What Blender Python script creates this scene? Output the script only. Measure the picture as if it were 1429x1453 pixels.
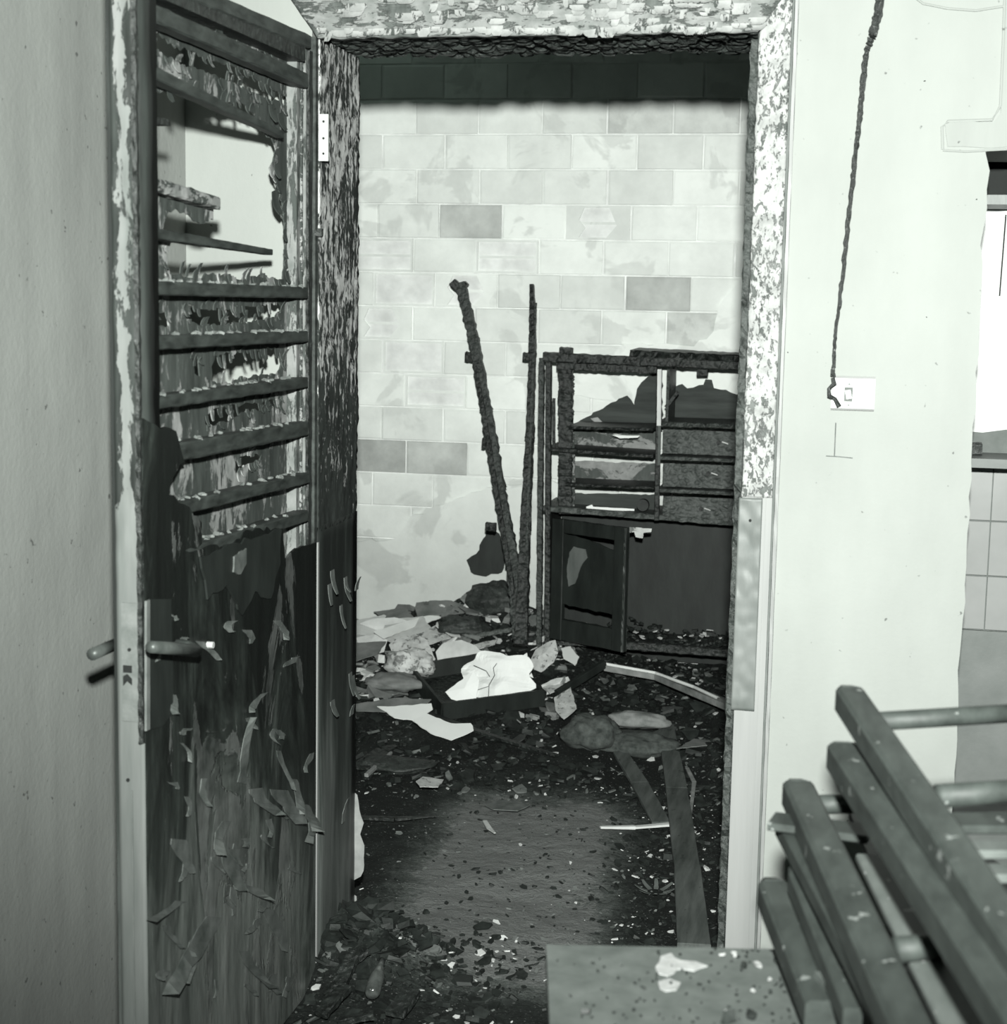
import bpy, math, random
from mathutils import Vector, Matrix, noise
from mathutils.geometry import tessellate_polygon
V = Vector
for o in list(bpy.data.objects): bpy.data.objects.remove(o)
S = bpy.context.scene; COL = S.collection

# ------------------------------------------------------------------ camera, world, flash, exposure
FPX, YAW, PIT, ROL = 2313.8, -0.203674, 0.132681, 0.018535
CAM = V((1.0847, -3.3077, 1.5332))
Fw = V((math.sin(YAW)*math.cos(PIT), math.cos(YAW)*math.cos(PIT), -math.sin(PIT)))
_r = V((math.cos(YAW), -math.sin(YAW), 0)); _u = _r.cross(Fw)
Rt = math.cos(ROL)*_r + math.sin(ROL)*_u; Up = -math.sin(ROL)*_r + math.cos(ROL)*_u
cd = bpy.data.cameras.new('camera'); cam = bpy.data.objects.new('camera', cd); COL.objects.link(cam)
cam.matrix_world = Matrix(((Rt.x, Up.x, -Fw.x, CAM.x), (Rt.y, Up.y, -Fw.y, CAM.y), (Rt.z, Up.z, -Fw.z, CAM.z), (0, 0, 0, 1)))
cd.sensor_fit = 'HORIZONTAL'; cd.sensor_width = 36; cd.lens = FPX*36/1429; cd.clip_start = 0.05
cd.dof.use_dof = True; cd.dof.focus_distance = 4.2; cd.dof.aperture_fstop = 7.5
S.camera = cam
S.view_settings.view_transform = 'Standard'; S.view_settings.look = 'None'
S.view_settings.gamma = 1; S.view_settings.use_curve_mapping = False; S.view_settings.exposure = 0.0
w = bpy.data.worlds.new('world'); S.world = w; w.use_nodes = True
w.node_tree.nodes['Background'].inputs[0].default_value = (0.75, 1.0, 0.86, 1)
w.node_tree.nodes['Background'].inputs[1].default_value = 0.16
ld = bpy.data.lights.new('flash_gun', 'SPOT'); lo = bpy.data.objects.new('flash_gun', ld); COL.objects.link(lo)
ld.energy = 1520; ld.color = (0.96, 1.0, 0.955); ld.shadow_soft_size = 0.035; ld.spot_size = math.radians(78); ld.spot_blend = 1.0
lo.location = CAM + V((0.012, 0.0, 0.26))
lo.rotation_euler = (V((0.45, 3.0, 1.30)) - lo.location).to_track_quat('-Z', 'Y').to_euler()

# ------------------------------------------------------------------ photograph pixel -> point on a plane of the room
def ray(x, y): return Fw + Rt*((x-714.5)/FPX) + Up*((726.5-y)/FPX)
def PY(x, y, Y): d = ray(x, y); return CAM + d*((Y-CAM.y)/d.y)
def PX(x, y, X): d = ray(x, y); return CAM + d*((X-CAM.x)/d.x)
def PZ(x, y, Z): d = ray(x, y); return CAM + d*((Z-CAM.z)/d.z)

# ------------------------------------------------------------------ materials
def tone(c):      # the print's slightly green black-and-white tone
    t = 0.78+0.205*min(1, c/0.22)**0.6; return (c*t, c, c*(t*.5+.49), 1)
def mat(name, rough=0.75, spec=0.3):
    m = bpy.data.materials.new(name); m.use_nodes = True; nt = m.node_tree; b = nt.nodes['Principled BSDF']
    b.inputs['Roughness'].default_value = rough; b.inputs['Specular IOR Level'].default_value = spec
    pos = nt.nodes.new('ShaderNodeNewGeometry').outputs['Position']
    def n(t, **k):
        x = nt.nodes.new(t)
        for a, v in k.items():
            if a.startswith('i_'):
                a = a[2:]; a = int(a) if a.isdigit() else a.replace('_', ' ')
                if hasattr(v, 'is_output'): nt.links.new(v, x.inputs[a])
                else: x.inputs[a].default_value = v
            else: setattr(x, a, v)
        return x
    def scaled(sx, sy, sz): return n('ShaderNodeMapping', i_Vector=pos, i_Scale=(sx, sy, sz)).outputs[0]
    def nz(scale, vec=None, detail=5, rg=0.6, dist=0.0):
        return n('ShaderNodeTexNoise', i_Vector=vec or pos, i_Scale=scale, i_Detail=detail, i_Roughness=rg, i_Distortion=dist).outputs[0]
    def vor(scale, vec=None, feature='DISTANCE_TO_EDGE'):
        return n('ShaderNodeTexVoronoi', i_Vector=vec or pos, i_Scale=scale, feature=feature).outputs[0]
    def ramp(f, *st):
        r = n('ShaderNodeValToRGB', i_Fac=f); e = r.color_ramp.elements
        while len(e) < len(st): e.new(0.5)
        for q, (p_, c) in zip(e, st):
            q.position = p_; q.color = tone(c)
        return r.outputs[0]
    def mix(f, a, c, mode='MIX'):
        x = n('ShaderNodeMix', data_type='RGBA', blend_type=mode)
        for i, v in ((0, f), (6, a), (7, c)):
            if hasattr(v, 'is_output'): nt.links.new(v, x.inputs[i])
            else: x.inputs[i].default_value = v if i == 0 else tone(v)
        return x.outputs[2]
    def math_(op, a, b_=0.0, clamp=False): return n('ShaderNodeMath', operation=op, i_0=a, i_1=b_, use_clamp=clamp).outputs[0]
    def bump(h, s, d, prev=None):
        x = n('ShaderNodeBump', i_Height=h, i_Strength=s, i_Distance=d)
        if prev: nt.links.new(prev, x.inputs['Normal'])
        return x.outputs[0]
    def out(col=None, nrm=None, rg=None):
        if col is not None: nt.links.new(col, b.inputs['Base Color'])
        if nrm is not None: nt.links.new(nrm, b.inputs['Normal'])
        if rg is not None: nt.links.new(rg, b.inputs['Roughness'])
    sep = n('ShaderNodeSeparateXYZ', i_0=pos)
    class K: pass
    k = K(); k.__dict__.update(m=m, n=n, scaled=scaled, nz=nz, vor=vor, ramp=ramp, mix=mix, math=math_, bump=bump, out=out, pos=pos, z=sep.outputs[2], x=sep.outputs[0], y=sep.outputs[1], b=b)
    return k
def M_plaster(name, a, c, grain=0.3, streak=0.2):
    k = mat(name, 0.85, 0.15)
    base = k.ramp(k.nz(3.0, k.scaled(1, 1, 0.6)), (0.3, a), (0.7, c))
    spk = k.ramp(k.nz(55, None, 2, 0.5), (0.24, 0.45), (0.29, 1.0))
    col = k.mix(1.0, base, spk, 'MULTIPLY')
    st = k.ramp(k.nz(9, k.scaled(1, 1, 0.12)), (0.3, 1-streak), (0.65, 1.0))
    k.out(k.mix(1.0, col, st, 'MULTIPLY'), k.bump(k.nz(90), grain, 0.002, k.bump(k.nz(8), 0.4, 0.006)))
    return k.m
def M_char(name, a=0.007, c=0.026, ash=0.16, cell=70, stretch=(1, 1, 1), bs=1.0, bd=0.006, rough=0.5):
    k = mat(name, rough, 0.5); v = k.scaled(*stretch)
    wob = k.n('ShaderNodeVectorMath', operation='ADD', i_0=v, i_1=k.n('ShaderNodeVectorMath', operation='SCALE', i_0=k.n('ShaderNodeTexNoise', i_Vector=v, i_Scale=cell*.5).outputs[1], i_Scale=0.9/cell).outputs[0]).outputs[0]
    h = k.vor(cell, wob, 'SMOOTH_F1'); nn = k.nz(cell*1.3, v, 6, .7)
    col = k.ramp(k.nz(22, None, 6, .7), (0.35, a), (0.68, c))
    sp = k.ramp(k.nz(150, None, 4, 0.8), (0.58, 0.0), (0.72, 1.0))
    col = k.mix(k.math('MULTIPLY', sp, 0.5), col, ash)
    hh = k.ramp(h, (0.0, 1.0), (0.75, 0.0))
    k.out(col, k.bump(nn, 0.8, 0.004, k.bump(hh, bs*.8, bd)))
    return k.m
def M_peel(name, light, dark, thr, scale=38, stretch=(1, 1, 0.3), zfade=None, d2=0.05):
    """old paint over scorched wood: flaked islands of light paint"""
    k = mat(name, 0.7, 0.3); v = k.scaled(*stretch)
    f = k.math('ADD', k.math('MULTIPLY', k.nz(scale, v, 8, 0.72, 0.4), 0.75), k.math('MULTIPLY', k.nz(5, None, 3), 0.25))
    if zfade:   # paint survives / is lost with height
        z0, z1, gain = zfade
        g = k.n('ShaderNodeMapRange', i_Value=k.z, i_From_Min=z0, i_From_Max=z1, i_To_Min=-gain, i_To_Max=gain).outputs[0]
        f = k.math('ADD', f, g)
    mask = k.ramp(f, (thr-0.015, 0.0), (thr+0.015, 1.0))
    lc = k.ramp(k.nz(25), (0.3, light*0.6), (0.65, light))
    dc = k.ramp(k.nz(30, k.scaled(1, 1, 0.2)), (0.35, dark), (0.7, d2))
    k.out(k.mix(mask, dc, lc), k.bump(k.nz(70, v), 0.6, 0.003, k.bump(mask, 0.8, 0.002)))
    return k.m
def M_edge(name):
    k = mat(name, 0.65, 0.3)
    hi = k.n('ShaderNodeMapRange', i_Value=k.z, i_From_Min=1.12, i_From_Max=1.22).outputs[0]
    # paint kept in the middle of the edge, scorched along both arrises
    ce = k.math('ABSOLUTE', k.math('ADD', k.x, 0.026)); ce = k.n('ShaderNodeMapRange', i_Value=ce, i_From_Min=0.004, i_From_Max=0.020, i_To_Min=0.06, i_To_Max=-0.20).outputs[0]
    f = k.math('ADD', k.math('ADD', k.nz(45, k.scaled(1, 1, .3), 8, .7, .4), ce), k.n('ShaderNodeMapRange', i_Value=hi, i_To_Min=0.45, i_To_Max=0.0).outputs[0])
    mask = k.ramp(f, (.47, 0.0), (.50, 1.0))
    k.out(k.mix(mask, k.ramp(k.nz(30, k.scaled(1, 1, .1)), (.3, .008), (.7, .04)), k.ramp(k.nz(14, k.scaled(1, 1, .1)), (.3, .10), (.7, .20))), k.bump(mask, .7, .002)); return k.m
def M_wood(name, a, c, stretch=(1, 0.1, 1), scale=40, rough=0.6, spots=0.0, spot=0.4):
    k = mat(name, rough, 0.3)
    col = k.ramp(k.nz(scale, k.scaled(*stretch), 6), (0.3, a), (0.7, c))
    if spots: col = k.mix(k.ramp(k.nz(38, None, 3), (0.70-spots, 0.0), (0.73-spots, 1.0)), col, spot)
    k.out(col, k.bump(k.nz(scale*2, k.scaled(*stretch)), 0.35, 0.002)); return k.m
def M_plain(name, a, c=None, rough=0.6, scale=20, metal=0.0, spec=0.4, bs=0.3):
    k = mat(name, rough, spec); k.b.inputs['Metallic'].default_value = metal
    k.out(k.ramp(k.nz(scale), (0.3, a), (0.7, c if c is not None else a*1.3)), k.bump(k.nz(scale*4), bs, 0.002)); return k.m

MT = {}
MT['wall_grey'] = M_plaster('grey wall plaster', 0.235, 0.295, 0.4, 0.15)
MT['wall_white'] = M_plaster('white wall plaster', 0.25, 0.29, 0.25, 0.04)
MT['wall_inner'] = M_plaster('sooty inner plaster', 0.10, 0.20)
MT['ceil'] = M_plain('sooty ceiling plaster', 0.05, 0.12, 0.9)
MT['white_pan'] = M_plain('white painted panel', 0.42, 0.48, 0.5, 6)
MT['tile'] = M_plain('pale glazed tile', 0.20, 0.25, 0.25, 5, spec=0.5, bs=0.05)
MT['tile_dark'] = M_plain('grey painted board', 0.11, 0.15, 0.55, 9)
MT['grout'] = M_plain('grout', 0.10, 0.14, 0.9)
def M_brick(name, a, c, rnd=1.0):
    k = mat(name, 0.9, 0.12)
    r = k.n('ShaderNodeObjectInfo').outputs['Random']
    f = k.math('ADD', k.math('MULTIPLY', k.nz(6, None, 6, 0.65), 0.7), k.math('MULTIPLY', r, 0.30*rnd))
    col = k.ramp(f, (0.28, a), (0.48, (a+c)/2), (0.66, c))
    patch = k.ramp(k.nz(4.5, None, 4, 0.55, 0.5), (0.56, 0.0), (0.60, 1.0))
    col = k.mix(k.math('MULTIPLY', patch, 0.55), col, k.ramp(k.nz(20), (0.3, c*0.58), (0.7, c*0.72)))
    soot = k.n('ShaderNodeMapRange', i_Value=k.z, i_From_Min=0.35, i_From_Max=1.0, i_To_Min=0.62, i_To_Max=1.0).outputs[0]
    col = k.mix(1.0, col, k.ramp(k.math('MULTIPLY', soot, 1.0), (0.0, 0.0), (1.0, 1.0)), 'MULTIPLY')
    k.out(col, k.bump(k.nz(60, None, 6), 0.35, 0.003)); return k.m
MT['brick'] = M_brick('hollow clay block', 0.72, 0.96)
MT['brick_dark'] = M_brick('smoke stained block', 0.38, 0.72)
MT['brick_core'] = M_plain('broken block core', 0.55, 0.72, 0.9)
MT['mortar'] = M_plain('mortar', 0.66, 0.97, 0.95, 9)
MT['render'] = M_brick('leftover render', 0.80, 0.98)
MT['char'] = M_char('charred wood')
MT['char_fine'] = M_char('charred wood fine scales', 0.018, 0.06, 0.22, 90, (1, 1, 1), 1.0, 0.005)
MT['char_drawer'] = M_char('scaly charred board', 0.035, 0.10, 0.30, 62, (1, 1, 1.3), 1.0, 0.005)
MT['char_smooth'] = M_wood('smooth black wood', 0.010, 0.024, (1, 1, .3), 16, 0.55)
MT['slat'] = M_wood('scorched slat', 0.014, 0.055, (1, .25, 1), 60)
MT['slat_grey'] = M_peel('flaking grey slat', 0.24, 0.03, 0.50, 60, (1, 0.4, 1))
MT['stile_pale'] = M_peel('pale door stile', 0.20, 0.05, 0.475, 45, (1, 1, 0.2))
MT['edge'] = M_edge('door leading edge')
MT['jamb'] = M_peel('flaking jamb paint', 0.50, 0.012, 0.605, 75, (1, 1, 0.28), (0.75, 1.45, 0.10), 0.04)
def M_jamblow():
    k = mat('smoked jamb paint', 0.55, 0.4)
    g = k.n('ShaderNodeMapRange', i_Value=k.z, i_From_Min=0.25, i_From_Max=0.95, i_To_Min=0.22, i_To_Max=-0.22).outputs[0]
    f = k.math('ADD', k.nz(16, k.scaled(1, 1, .09), 6, .7), g)
    k.out(k.ramp(f, (.35, .012), (.55, .035), (.8, .11)), k.bump(k.nz(40, k.scaled(1, 1, .1)), .4, .002)); return k.m
MT['jamb_low'] = M_jamblow()
MT['arch'] = M_peel('flaked architrave', 0.34, 0.05, 0.452, 95, (1, 1, 0.55), None, .16)
MT['arch_clean'] = M_wood('cream gloss architrave', 0.20, 0.26, (1, 1, .05), 20, 0.5)
MT['head'] = M_peel('flaked head architrave', 0.20, 0.035, 0.475, 45, (0.3, 1, 1), None, 0.12)
MT['blister'] = M_wood('blistered grey paint', 0.09, 0.15, (1, 1, .3), 16, 0.45)
def M_doorskin():
    k = mat('smoked door skin', 0.42, 0.5)
    g = k.n('ShaderNodeMapRange', i_Value=k.z, i_From_Min=0.15, i_From_Max=0.95, i_To_Min=0.22, i_To_Max=-0.20).outputs[0]
    gy = k.n('ShaderNodeMapRange', i_Value=k.y, i_From_Min=-.9, i_From_Max=-0.1, i_To_Min=0.10, i_To_Max=-0.10).outputs[0]
    f = k.math('ADD', k.math('ADD', k.nz(4.5, k.scaled(1, 1.5, 0.45), 6, 0.65, 0.9), gy), g)
    base = k.ramp(f, (0.34, 0.008), (0.47, 0.030), (0.60, 0.10), (0.85, 0.17))
    st = k.ramp(k.nz(34, k.scaled(1, 1, 0.08), 6, .7), (0.3, 0.5), (0.7, 1.3))
    col = k.mix(1.0, base, st, 'MULTIPLY')
    pch = k.ramp(k.nz(6, k.scaled(1, 1, 0.3), 6, 0.65, 1.0), (0.58, 0.0), (0.595, 1.0))
    col = k.mix(k.math('MULTIPLY', pch, 0.6), col, k.ramp(k.nz(5), (0.4, 0.02), (0.6, 0.16)))
    k.out(col, k.bump(pch, 0.7, 0.003, k.bump(k.nz(18, k.scaled(1, 1, .3), 5), 0.6, 0.008))); return k.m
MT['skin'] = M_doorskin()
MT['skin_top'] = M_wood('scorched veneer', 0.022, 0.055, (1, 1, .2), 26, 0.6)
MT['back_skin'] = M_peel('ragged back veneer', 0.26, 0.03, 0.53, 14, (1, 1, 0.5), None, 0.07)
MT['flake'] = M_plain('curled paint flake', 0.05, 0.13, 0.5)
MT['veil'] = M_peel('paint sheet', .30, .06, .45, 60)
MT['flake_white'] = M_plain('white paint flake', 0.20, 0.34, 0.6)
MT['steel'] = M_plain('dull steel', 0.05, 0.10, 0.45, 30, 0.3)
MT['lock'] = M_plain('dirty nickel plate', 0.10, 0.16, 0.55, 30)
MT['zinc'] = M_plain('pale zinc plate', 0.34, 0.42, 0.45, 30)
MT['black'] = M_plain('black gap', 0.006, 0.01, 0.8)
MT['switch'] = M_plain('white bakelite', 0.27, 0.30, 0.35, 10)
MT['rocker'] = M_plain('cream rocker', 0.19, 0.22, 0.35, 10)
MT['cable'] = M_char('burnt cable', 0.006, 0.02, 0.4, 150, (1, 1, 0.4), 1.0, 0.003)
def M_floor():
    k = mat('ash covered floor', 0.85, 0.25)
    n1 = k.nz(2.2, k.scaled(1.0, 0.7, 1), 4, 0.6, 0.8)
    # trodden lighter track through the ash
    cx = k.math('ABSOLUTE', k.math('SUBTRACT', k.x, k.n('ShaderNodeMapRange', i_Value=k.y, i_From_Min=-0.3, i_From_Max=2.0, i_To_Min=0.36, i_To_Max=0.20).outputs[0]))
    tr = k.math('MULTIPLY', k.n('ShaderNodeMapRange', i_Value=cx, i_From_Min=0.12, i_From_Max=0.42, i_To_Min=1.0, i_To_Max=0.0, interpolation_type='SMOOTHSTEP').outputs[0],
                k.math('MULTIPLY', k.n('ShaderNodeMapRange', i_Value=k.y, i_From_Min=1.25, i_From_Max=1.75, i_To_Min=1.0, i_To_Max=0.0, interpolation_type='SMOOTHSTEP').outputs[0],
                       k.n('ShaderNodeMapRange', i_Value=k.y, i_From_Min=-0.1, i_From_Max=0.25, i_To_Min=0.1, i_To_Max=1.0, interpolation_type='SMOOTHSTEP').outputs[0]))
    f = k.math('ADD', k.math('MULTIPLY', n1, 0.42), k.math('MULTIPLY', tr, 0.50))
    f = k.math('ADD', f, k.math('ADD', k.math('MULTIPLY', k.nz(70, None, 6, 0.8), 0.40), k.math('MULTIPLY', k.nz(7, k.scaled(1, .8, 1), 6, 0.72, 1.5), 0.42)))
    col = k.ramp(f, (0.62, 0.010), (0.76, 0.030), (0.92, 0.105), (1.0, 0.18))
    sp = k.ramp(k.nz(150, None, 2), (0.66, 0.0), (0.70, 1.0))
    k.out(k.mix(k.math('MULTIPLY', sp, 0.5), col, 0.30), k.bump(k.nz(120, None, 6, 0.7), 0.9, 0.006, k.bump(k.nz(25, None, 6), 0.8, 0.015)))
    return k.m
MT['floor'] = M_floor()
MT['ash'] = M_char('black ash rubble', 0.012, 0.045, 0.25, 45, (1, 1, 1), 0.8, 0.006, 0.6)
MT['rub_dark'] = M_plain('dark rubble', 0.007, 0.028, 0.6, 30, spec=0.35)
MT['rub_mid'] = M_plain('grey rubble', 0.07, 0.16, 0.8, 30)
MT['rub_light'] = M_plain('pale plaster chip', 0.38, 0.60, 0.85, 30)
MT['card'] = M_plain('scorched card', 0.10, 0.22, 0.7, 12)
MT['card_light'] = M_plain('pale cardboard', 0.42, 0.68, 0.8, 9)
MT['paper'] = M_plain('white paper', 0.80, 0.90, 0.8, 6)
MT['paper_line'] = M_plain('dark page line', 0.02, 0.05, 0.8)
MT['paper_grey'] = M_peel('singed paper', 0.60, .10, 0.44, 30, (1, 1, 1), None, .25)
MT['plank'] = M_wood('scorched plank', 0.045, 0.12, (1, 0.12, 1), 38, 0.7, 0.03, 0.03)
MT['strip'] = M_plain('white enamel strip', 0.65, 0.85, 0.35, 8)
MT['cloth'] = M_plain('sooty cloth', 0.03, 0.10, 0.9, 40)
MT['clay'] = M_plain('dusty grey moulding', 0.12, 0.26, 0.8, 22)
MT['glass'] = M_plain('grimy bottle glass', 0.02, 0.14, 0.12, 24, spec=0.8)
MT['chair'] = M_wood('sooty chair wood', 0.018, 0.042, (1, 0.35, 1), 34, 0.6, 0.03, 0.14)
MT['chair_grey'] = M_wood('dusty chair slat', 0.055, 0.10, (1, 0.4, 1), 30, 0.6, 0.03, 0.3)
MT['table'] = M_wood('dusty table top', 0.06, 0.10, (0.6, 0.6, 1), 40, 0.7, 0.0)
MT['dust'] = M_plain('spilt white powder', 0.20, 0.32, 0.9, 60)
MT['back_panel'] = M_wood('scorched back panel', 0.020, 0.06, (0.12, 1, 1), 30, 0.7)
MT['panel_grey'] = M_peel('half burnt panel', 0.30, 0.05, 0.49, 12, (0.6, 1, 1), None, 0.10)
MT['divider'] = M_wood('lit divider edge', 0.42, 0.75, (1, 1, .2), 20)

# ------------------------------------------------------------------ mesh helpers
WL = {}
def mk(name, verts, faces, m, parent=None, smooth=False):
    c = sum((V(v) for v in verts), V())/len(verts)
    me = bpy.data.meshes.new(name); me.from_pydata([V(v)-c for v in verts], [], faces); me.update()
    me.materials.append(MT[m] if isinstance(m, str) else m)
    if smooth: me.polygons.foreach_set('use_smooth', [True]*len(me.polygons))
    o = bpy.data.objects.new(name, me); COL.objects.link(o)
    if parent: o.parent = parent; o.location = c - WL[parent.name]
    else: o.location = c
    WL[o.name] = c
    return o
def empty(name, loc):
    o = bpy.data.objects.new(name, None); COL.objects.link(o); o.location = loc; o.empty_display_size = 0.05; WL[o.name] = V(loc); return o
def tag(o, label=None, cat=None, group=None, kind=None):
    if label: o['label'] = label
    if cat: o['category'] = cat
    if group: o['group'] = group
    if kind: o['kind'] = kind
    return o
def struct(o, label=None): o['kind'] = 'structure'; (label and o.__setitem__('label', label)); return o

class MB:
    def __init__(s): s.v = []; s.f = []
    def add(s, vs, fs):
        b = len(s.v); s.v += [V(v) for v in vs]; s.f += [tuple(i+b for i in f) for f in fs]; return s
    def box(s, a, b):
        x0, y0, z0 = (min(a[i], b[i]) for i in range(3)); x1, y1, z1 = (max(a[i], b[i]) for i in range(3))
        return s.add([(x0,y0,z0),(x1,y0,z0),(x1,y1,z0),(x0,y1,z0),(x0,y0,z1),(x1,y0,z1),(x1,y1,z1),(x0,y1,z1)],
                     [(3,2,1,0),(4,5,6,7),(0,1,5,4),(1,2,6,5),(2,3,7,6),(3,0,4,7)])
    def bar(s, p0, p1, wd, ht, up=(0, 0, 1), bev=0.12, n=1, rough=0.0, seed=0, taper=1.0, groove=0.0):
        """bevelled bar from p0 to p1; rough/groove make it eaten and scaly"""
        p0, p1 = V(p0), V(p1); d = (p1-p0); L = d.length; d /= L; up = V(up)
        a = d.cross(up).normalized(); u = a.cross(d).normalized(); rg = random.Random(seed)
        k = min(wd, ht)*bev; pr = [(-wd/2+k,-ht/2),(wd/2-k,-ht/2),(wd/2,-ht/2+k),(wd/2,ht/2-k),(wd/2-k,ht/2),(-wd/2+k,ht/2),(-wd/2,ht/2-k),(-wd/2,-ht/2+k)]
        b = len(s.v)
        for i in range(n+1):
            t = i/n; c = p0+d*L*t; sc = 1+(taper-1)*t
            if groove: sc *= 1-groove*(i % 2)*rg.uniform(.5, 1)
            for (x, y) in pr:
                q = 1+rg.uniform(-rough, rough)
                s.v.append(c + a*x*sc*q + u*y*sc*q + d*rg.uniform(-1, 1)*rough*L/n*0.5)
        for i in range(n):
            for j in range(8):
                s.f.append((b+i*8+j, b+i*8+(j+1) % 8, b+(i+1)*8+(j+1) % 8, b+(i+1)*8+j))
        s.f.append(tuple(b+j for j in range(7, -1, -1))); s.f.append(tuple(b+n*8+j for j in range(8)))
        return s
    def tube(s, pts, r, seg=10, rs=None):
        pts = [V(p) for p in pts]; b = len(s.v); n = len(pts)
        for i, p in enumerate(pts):
            d = (pts[min(i+1, n-1)]-pts[max(i-1, 0)]).normalized()
            a = d.cross(V((0.13, 0.2, 1)) if abs(d.z) < 0.9 else V((1, 0.1, 0))).normalized(); u = a.cross(d)
            rr = rs[i] if rs else r
            for j in range(seg):
                t = 2*math.pi*j/seg; s.v.append(p + a*math.cos(t)*rr + u*math.sin(t)*rr)
        for i in range(n-1):
            for j in range(seg):
                s.f.append((b+i*seg+j, b+(i+1)*seg+j, b+(i+1)*seg+(j+1) % seg, b+i*seg+(j+1) % seg))
        s.f.append(tuple(b+j for j in range(seg))); s.f.append(tuple(b+(n-1)*seg+j for j in range(seg-1, -1, -1)))
        return s
    def plate(s, pts, th, holes=()):
        """solid plate from a 3D planar outline, extruded by vector th"""
        loops = [list(map(V, pts))]+[list(map(V, h)) for h in holes]; th = V(th)
        tr = tessellate_polygon(loops); flat = [p for l in loops for p in l]; N = len(flat); b = len(s.v)
        s.v += flat + [p+th for p in flat]
        s.f += [tuple(b+i for i in t) for t in tr] + [tuple(b+N+i for i in reversed(t)) for t in tr]
        k = 0
        for l in loops:
            m_ = len(l)
            for i in range(m_):
                j = (i+1) % m_; s.f.append((b+k+i, b+k+j, b+N+k+j, b+N+k+i))
            k += m_
        return s
    def grid(s, o, u, v, nu, nv, fn, th):
        """solid sheet: surface o+u*a+v*b+fn(a,b), backed by -th"""
        o, u, v, th = V(o), V(u), V(v), V(th); b = len(s.v); W_ = nu+1
        top = []
        for j in range(nv+1):
            for i in range(nu+1):
                a, c = i/nu, j/nv; top.append(o+u*a+v*c+fn(a, c))
        s.v += top + [p-th for p in top]; N = len(top)
        for j in range(nv):
            for i in range(nu):
                q = b+j*W_+i; s.f.append((q, q+1, q+W_+1, q+W_)); q += N; s.f.append((q+W_, q+W_+1, q+1, q))
        rim = [i for i in range(W_)]+[j*W_+nu for j in range(1, nv+1)]+[nv*W_+i for i in range(nu-1, -1, -1)]+[j*W_ for j in range(nv-1, 0, -1)]
        for i in range(len(rim)):
            p, q = rim[i], rim[(i+1) % len(rim)]; s.f.append((b+p, b+N+p, b+N+q, b+q))
        return s
    def chip(s, c, sx, sy, sz, rg):
        R_ = Matrix.Rotation(rg.uniform(0, 6.28), 3, 'Z') @ Matrix.Rotation(rg.uniform(-.6, .6), 3, 'X') @ Matrix.Rotation(rg.uniform(-.5, .5), 3, 'Y'); b = len(s.v); n = 5; c = V(c)
        an = sorted(rg.uniform(0, 6.28) for _ in range(n)); an = [2*math.pi*(i+rg.uniform(-.3, .3))/n for i in range(n)]
        for z in (-1, 1):
            for a in an: s.v.append(c + R_ @ V((math.cos(a)*sx*rg.uniform(.6, 1), math.sin(a)*sy*rg.uniform(.6, 1), z*sz*rg.uniform(.5, 1))))
        s.f.append(tuple(b+i for i in range(n-1, -1, -1))); s.f.append(tuple(b+n+i for i in range(n)))
        for i in range(n): s.f.append((b+i, b+(i+1) % n, b+n+(i+1) % n, b+n+i))
        return s
    def build(s, name, m, parent=None, smooth=False): return mk(name, s.v, s.f, m, parent, smooth)
def jag(pts, amp, step, seed=0, closed=True):
    """ragged version of an outline (3D points)"""
    rg = random.Random(seed); out = []; pts = [V(p) for p in pts]; n = len(pts)
    nrm = V()
    for i in range(n): nrm += pts[i].cross(pts[(i+1) % n])
    nrm.normalize()
    for i in range(n if closed else n-1):
        a, b = pts[i], pts[(i+1) % n]; L = (b-a).length; k = max(1, int(L/step)); d = (b-a)/max(L, 1e-6); sd = nrm.cross(d)
        for j in range(k):
            t = (j+(rg.uniform(-.3, .3) if j else 0))/k; out.append(a+(b-a)*t + sd*rg.uniform(-amp, amp)*(1 if j else .3))
    return out
def flake(mb, c, u, v, n, su, sv, curl, seed=0):
    """a little curled tongue of paint, hinged on its -v side"""
    c, u, v, n = V(c), V(u), V(v), V(n); rg = random.Random(seed); k = rg.uniform(-.3, .3)
    curl *= .55
    def fn(a, b):
        ww = (1-0.45*b**3)*(1+0.25*noise.noise(V((b*4, seed*1.7, 0)))); x = (a-.5)*su*ww + k*su*b*b
        th = curl*b; r = sv/max(curl, .05)
        return u*x + v*(r*math.sin(th)+sv*.25*noise.noise(V((a*2, seed, 3)))) + n*(r*(1-math.cos(th))+.001)
    mb.grid(c, V(), V(), 2, 5, fn, n*0.0015)
def sheet(mb, c, u, v, su, sv, amp, seed, nu=10, nv=8, th=0.002, rag=0.12, bow=0.0):
    """crumpled sheet with a ragged edge lying around c"""
    c, u, v = V(c), V(u).normalized(), V(v).normalized(); n = u.cross(v).normalized(); sd = seed*7.3
    def fn(a, b):
        x, y = 2*a-1, 2*b-1; r = max(abs(x), abs(y)); an = math.atan2(y, x)
        if r > 0:
            k = 1/ max(1e-6, (1+0.35*(min(abs(x), abs(y))/r)**2)); e = 1+rag*noise.noise(V((math.cos(an)*2.2, math.sin(an)*2.2, sd)))*2.2
            x, y = x*k*(1+(e-1)*r), y*k*(1+(e-1)*r)
        h = amp*(noise.noise(V((x*1.3+sd, y*1.3, sd)))*1.6 + .5*noise.noise(V((x*3+sd, y*3, sd*2)))) + bow*(1-x*x)
        return u*x*su/2 + v*y*sv/2 + n*h
    mb.grid(c, V(), V(), nu, nv, fn, n*th)
def alli(p, cell, depth):
    d = noise.voronoi(V(p)*cell)[0]; return min(1.0, (d[1]-d[0])*3.0)*depth

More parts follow.
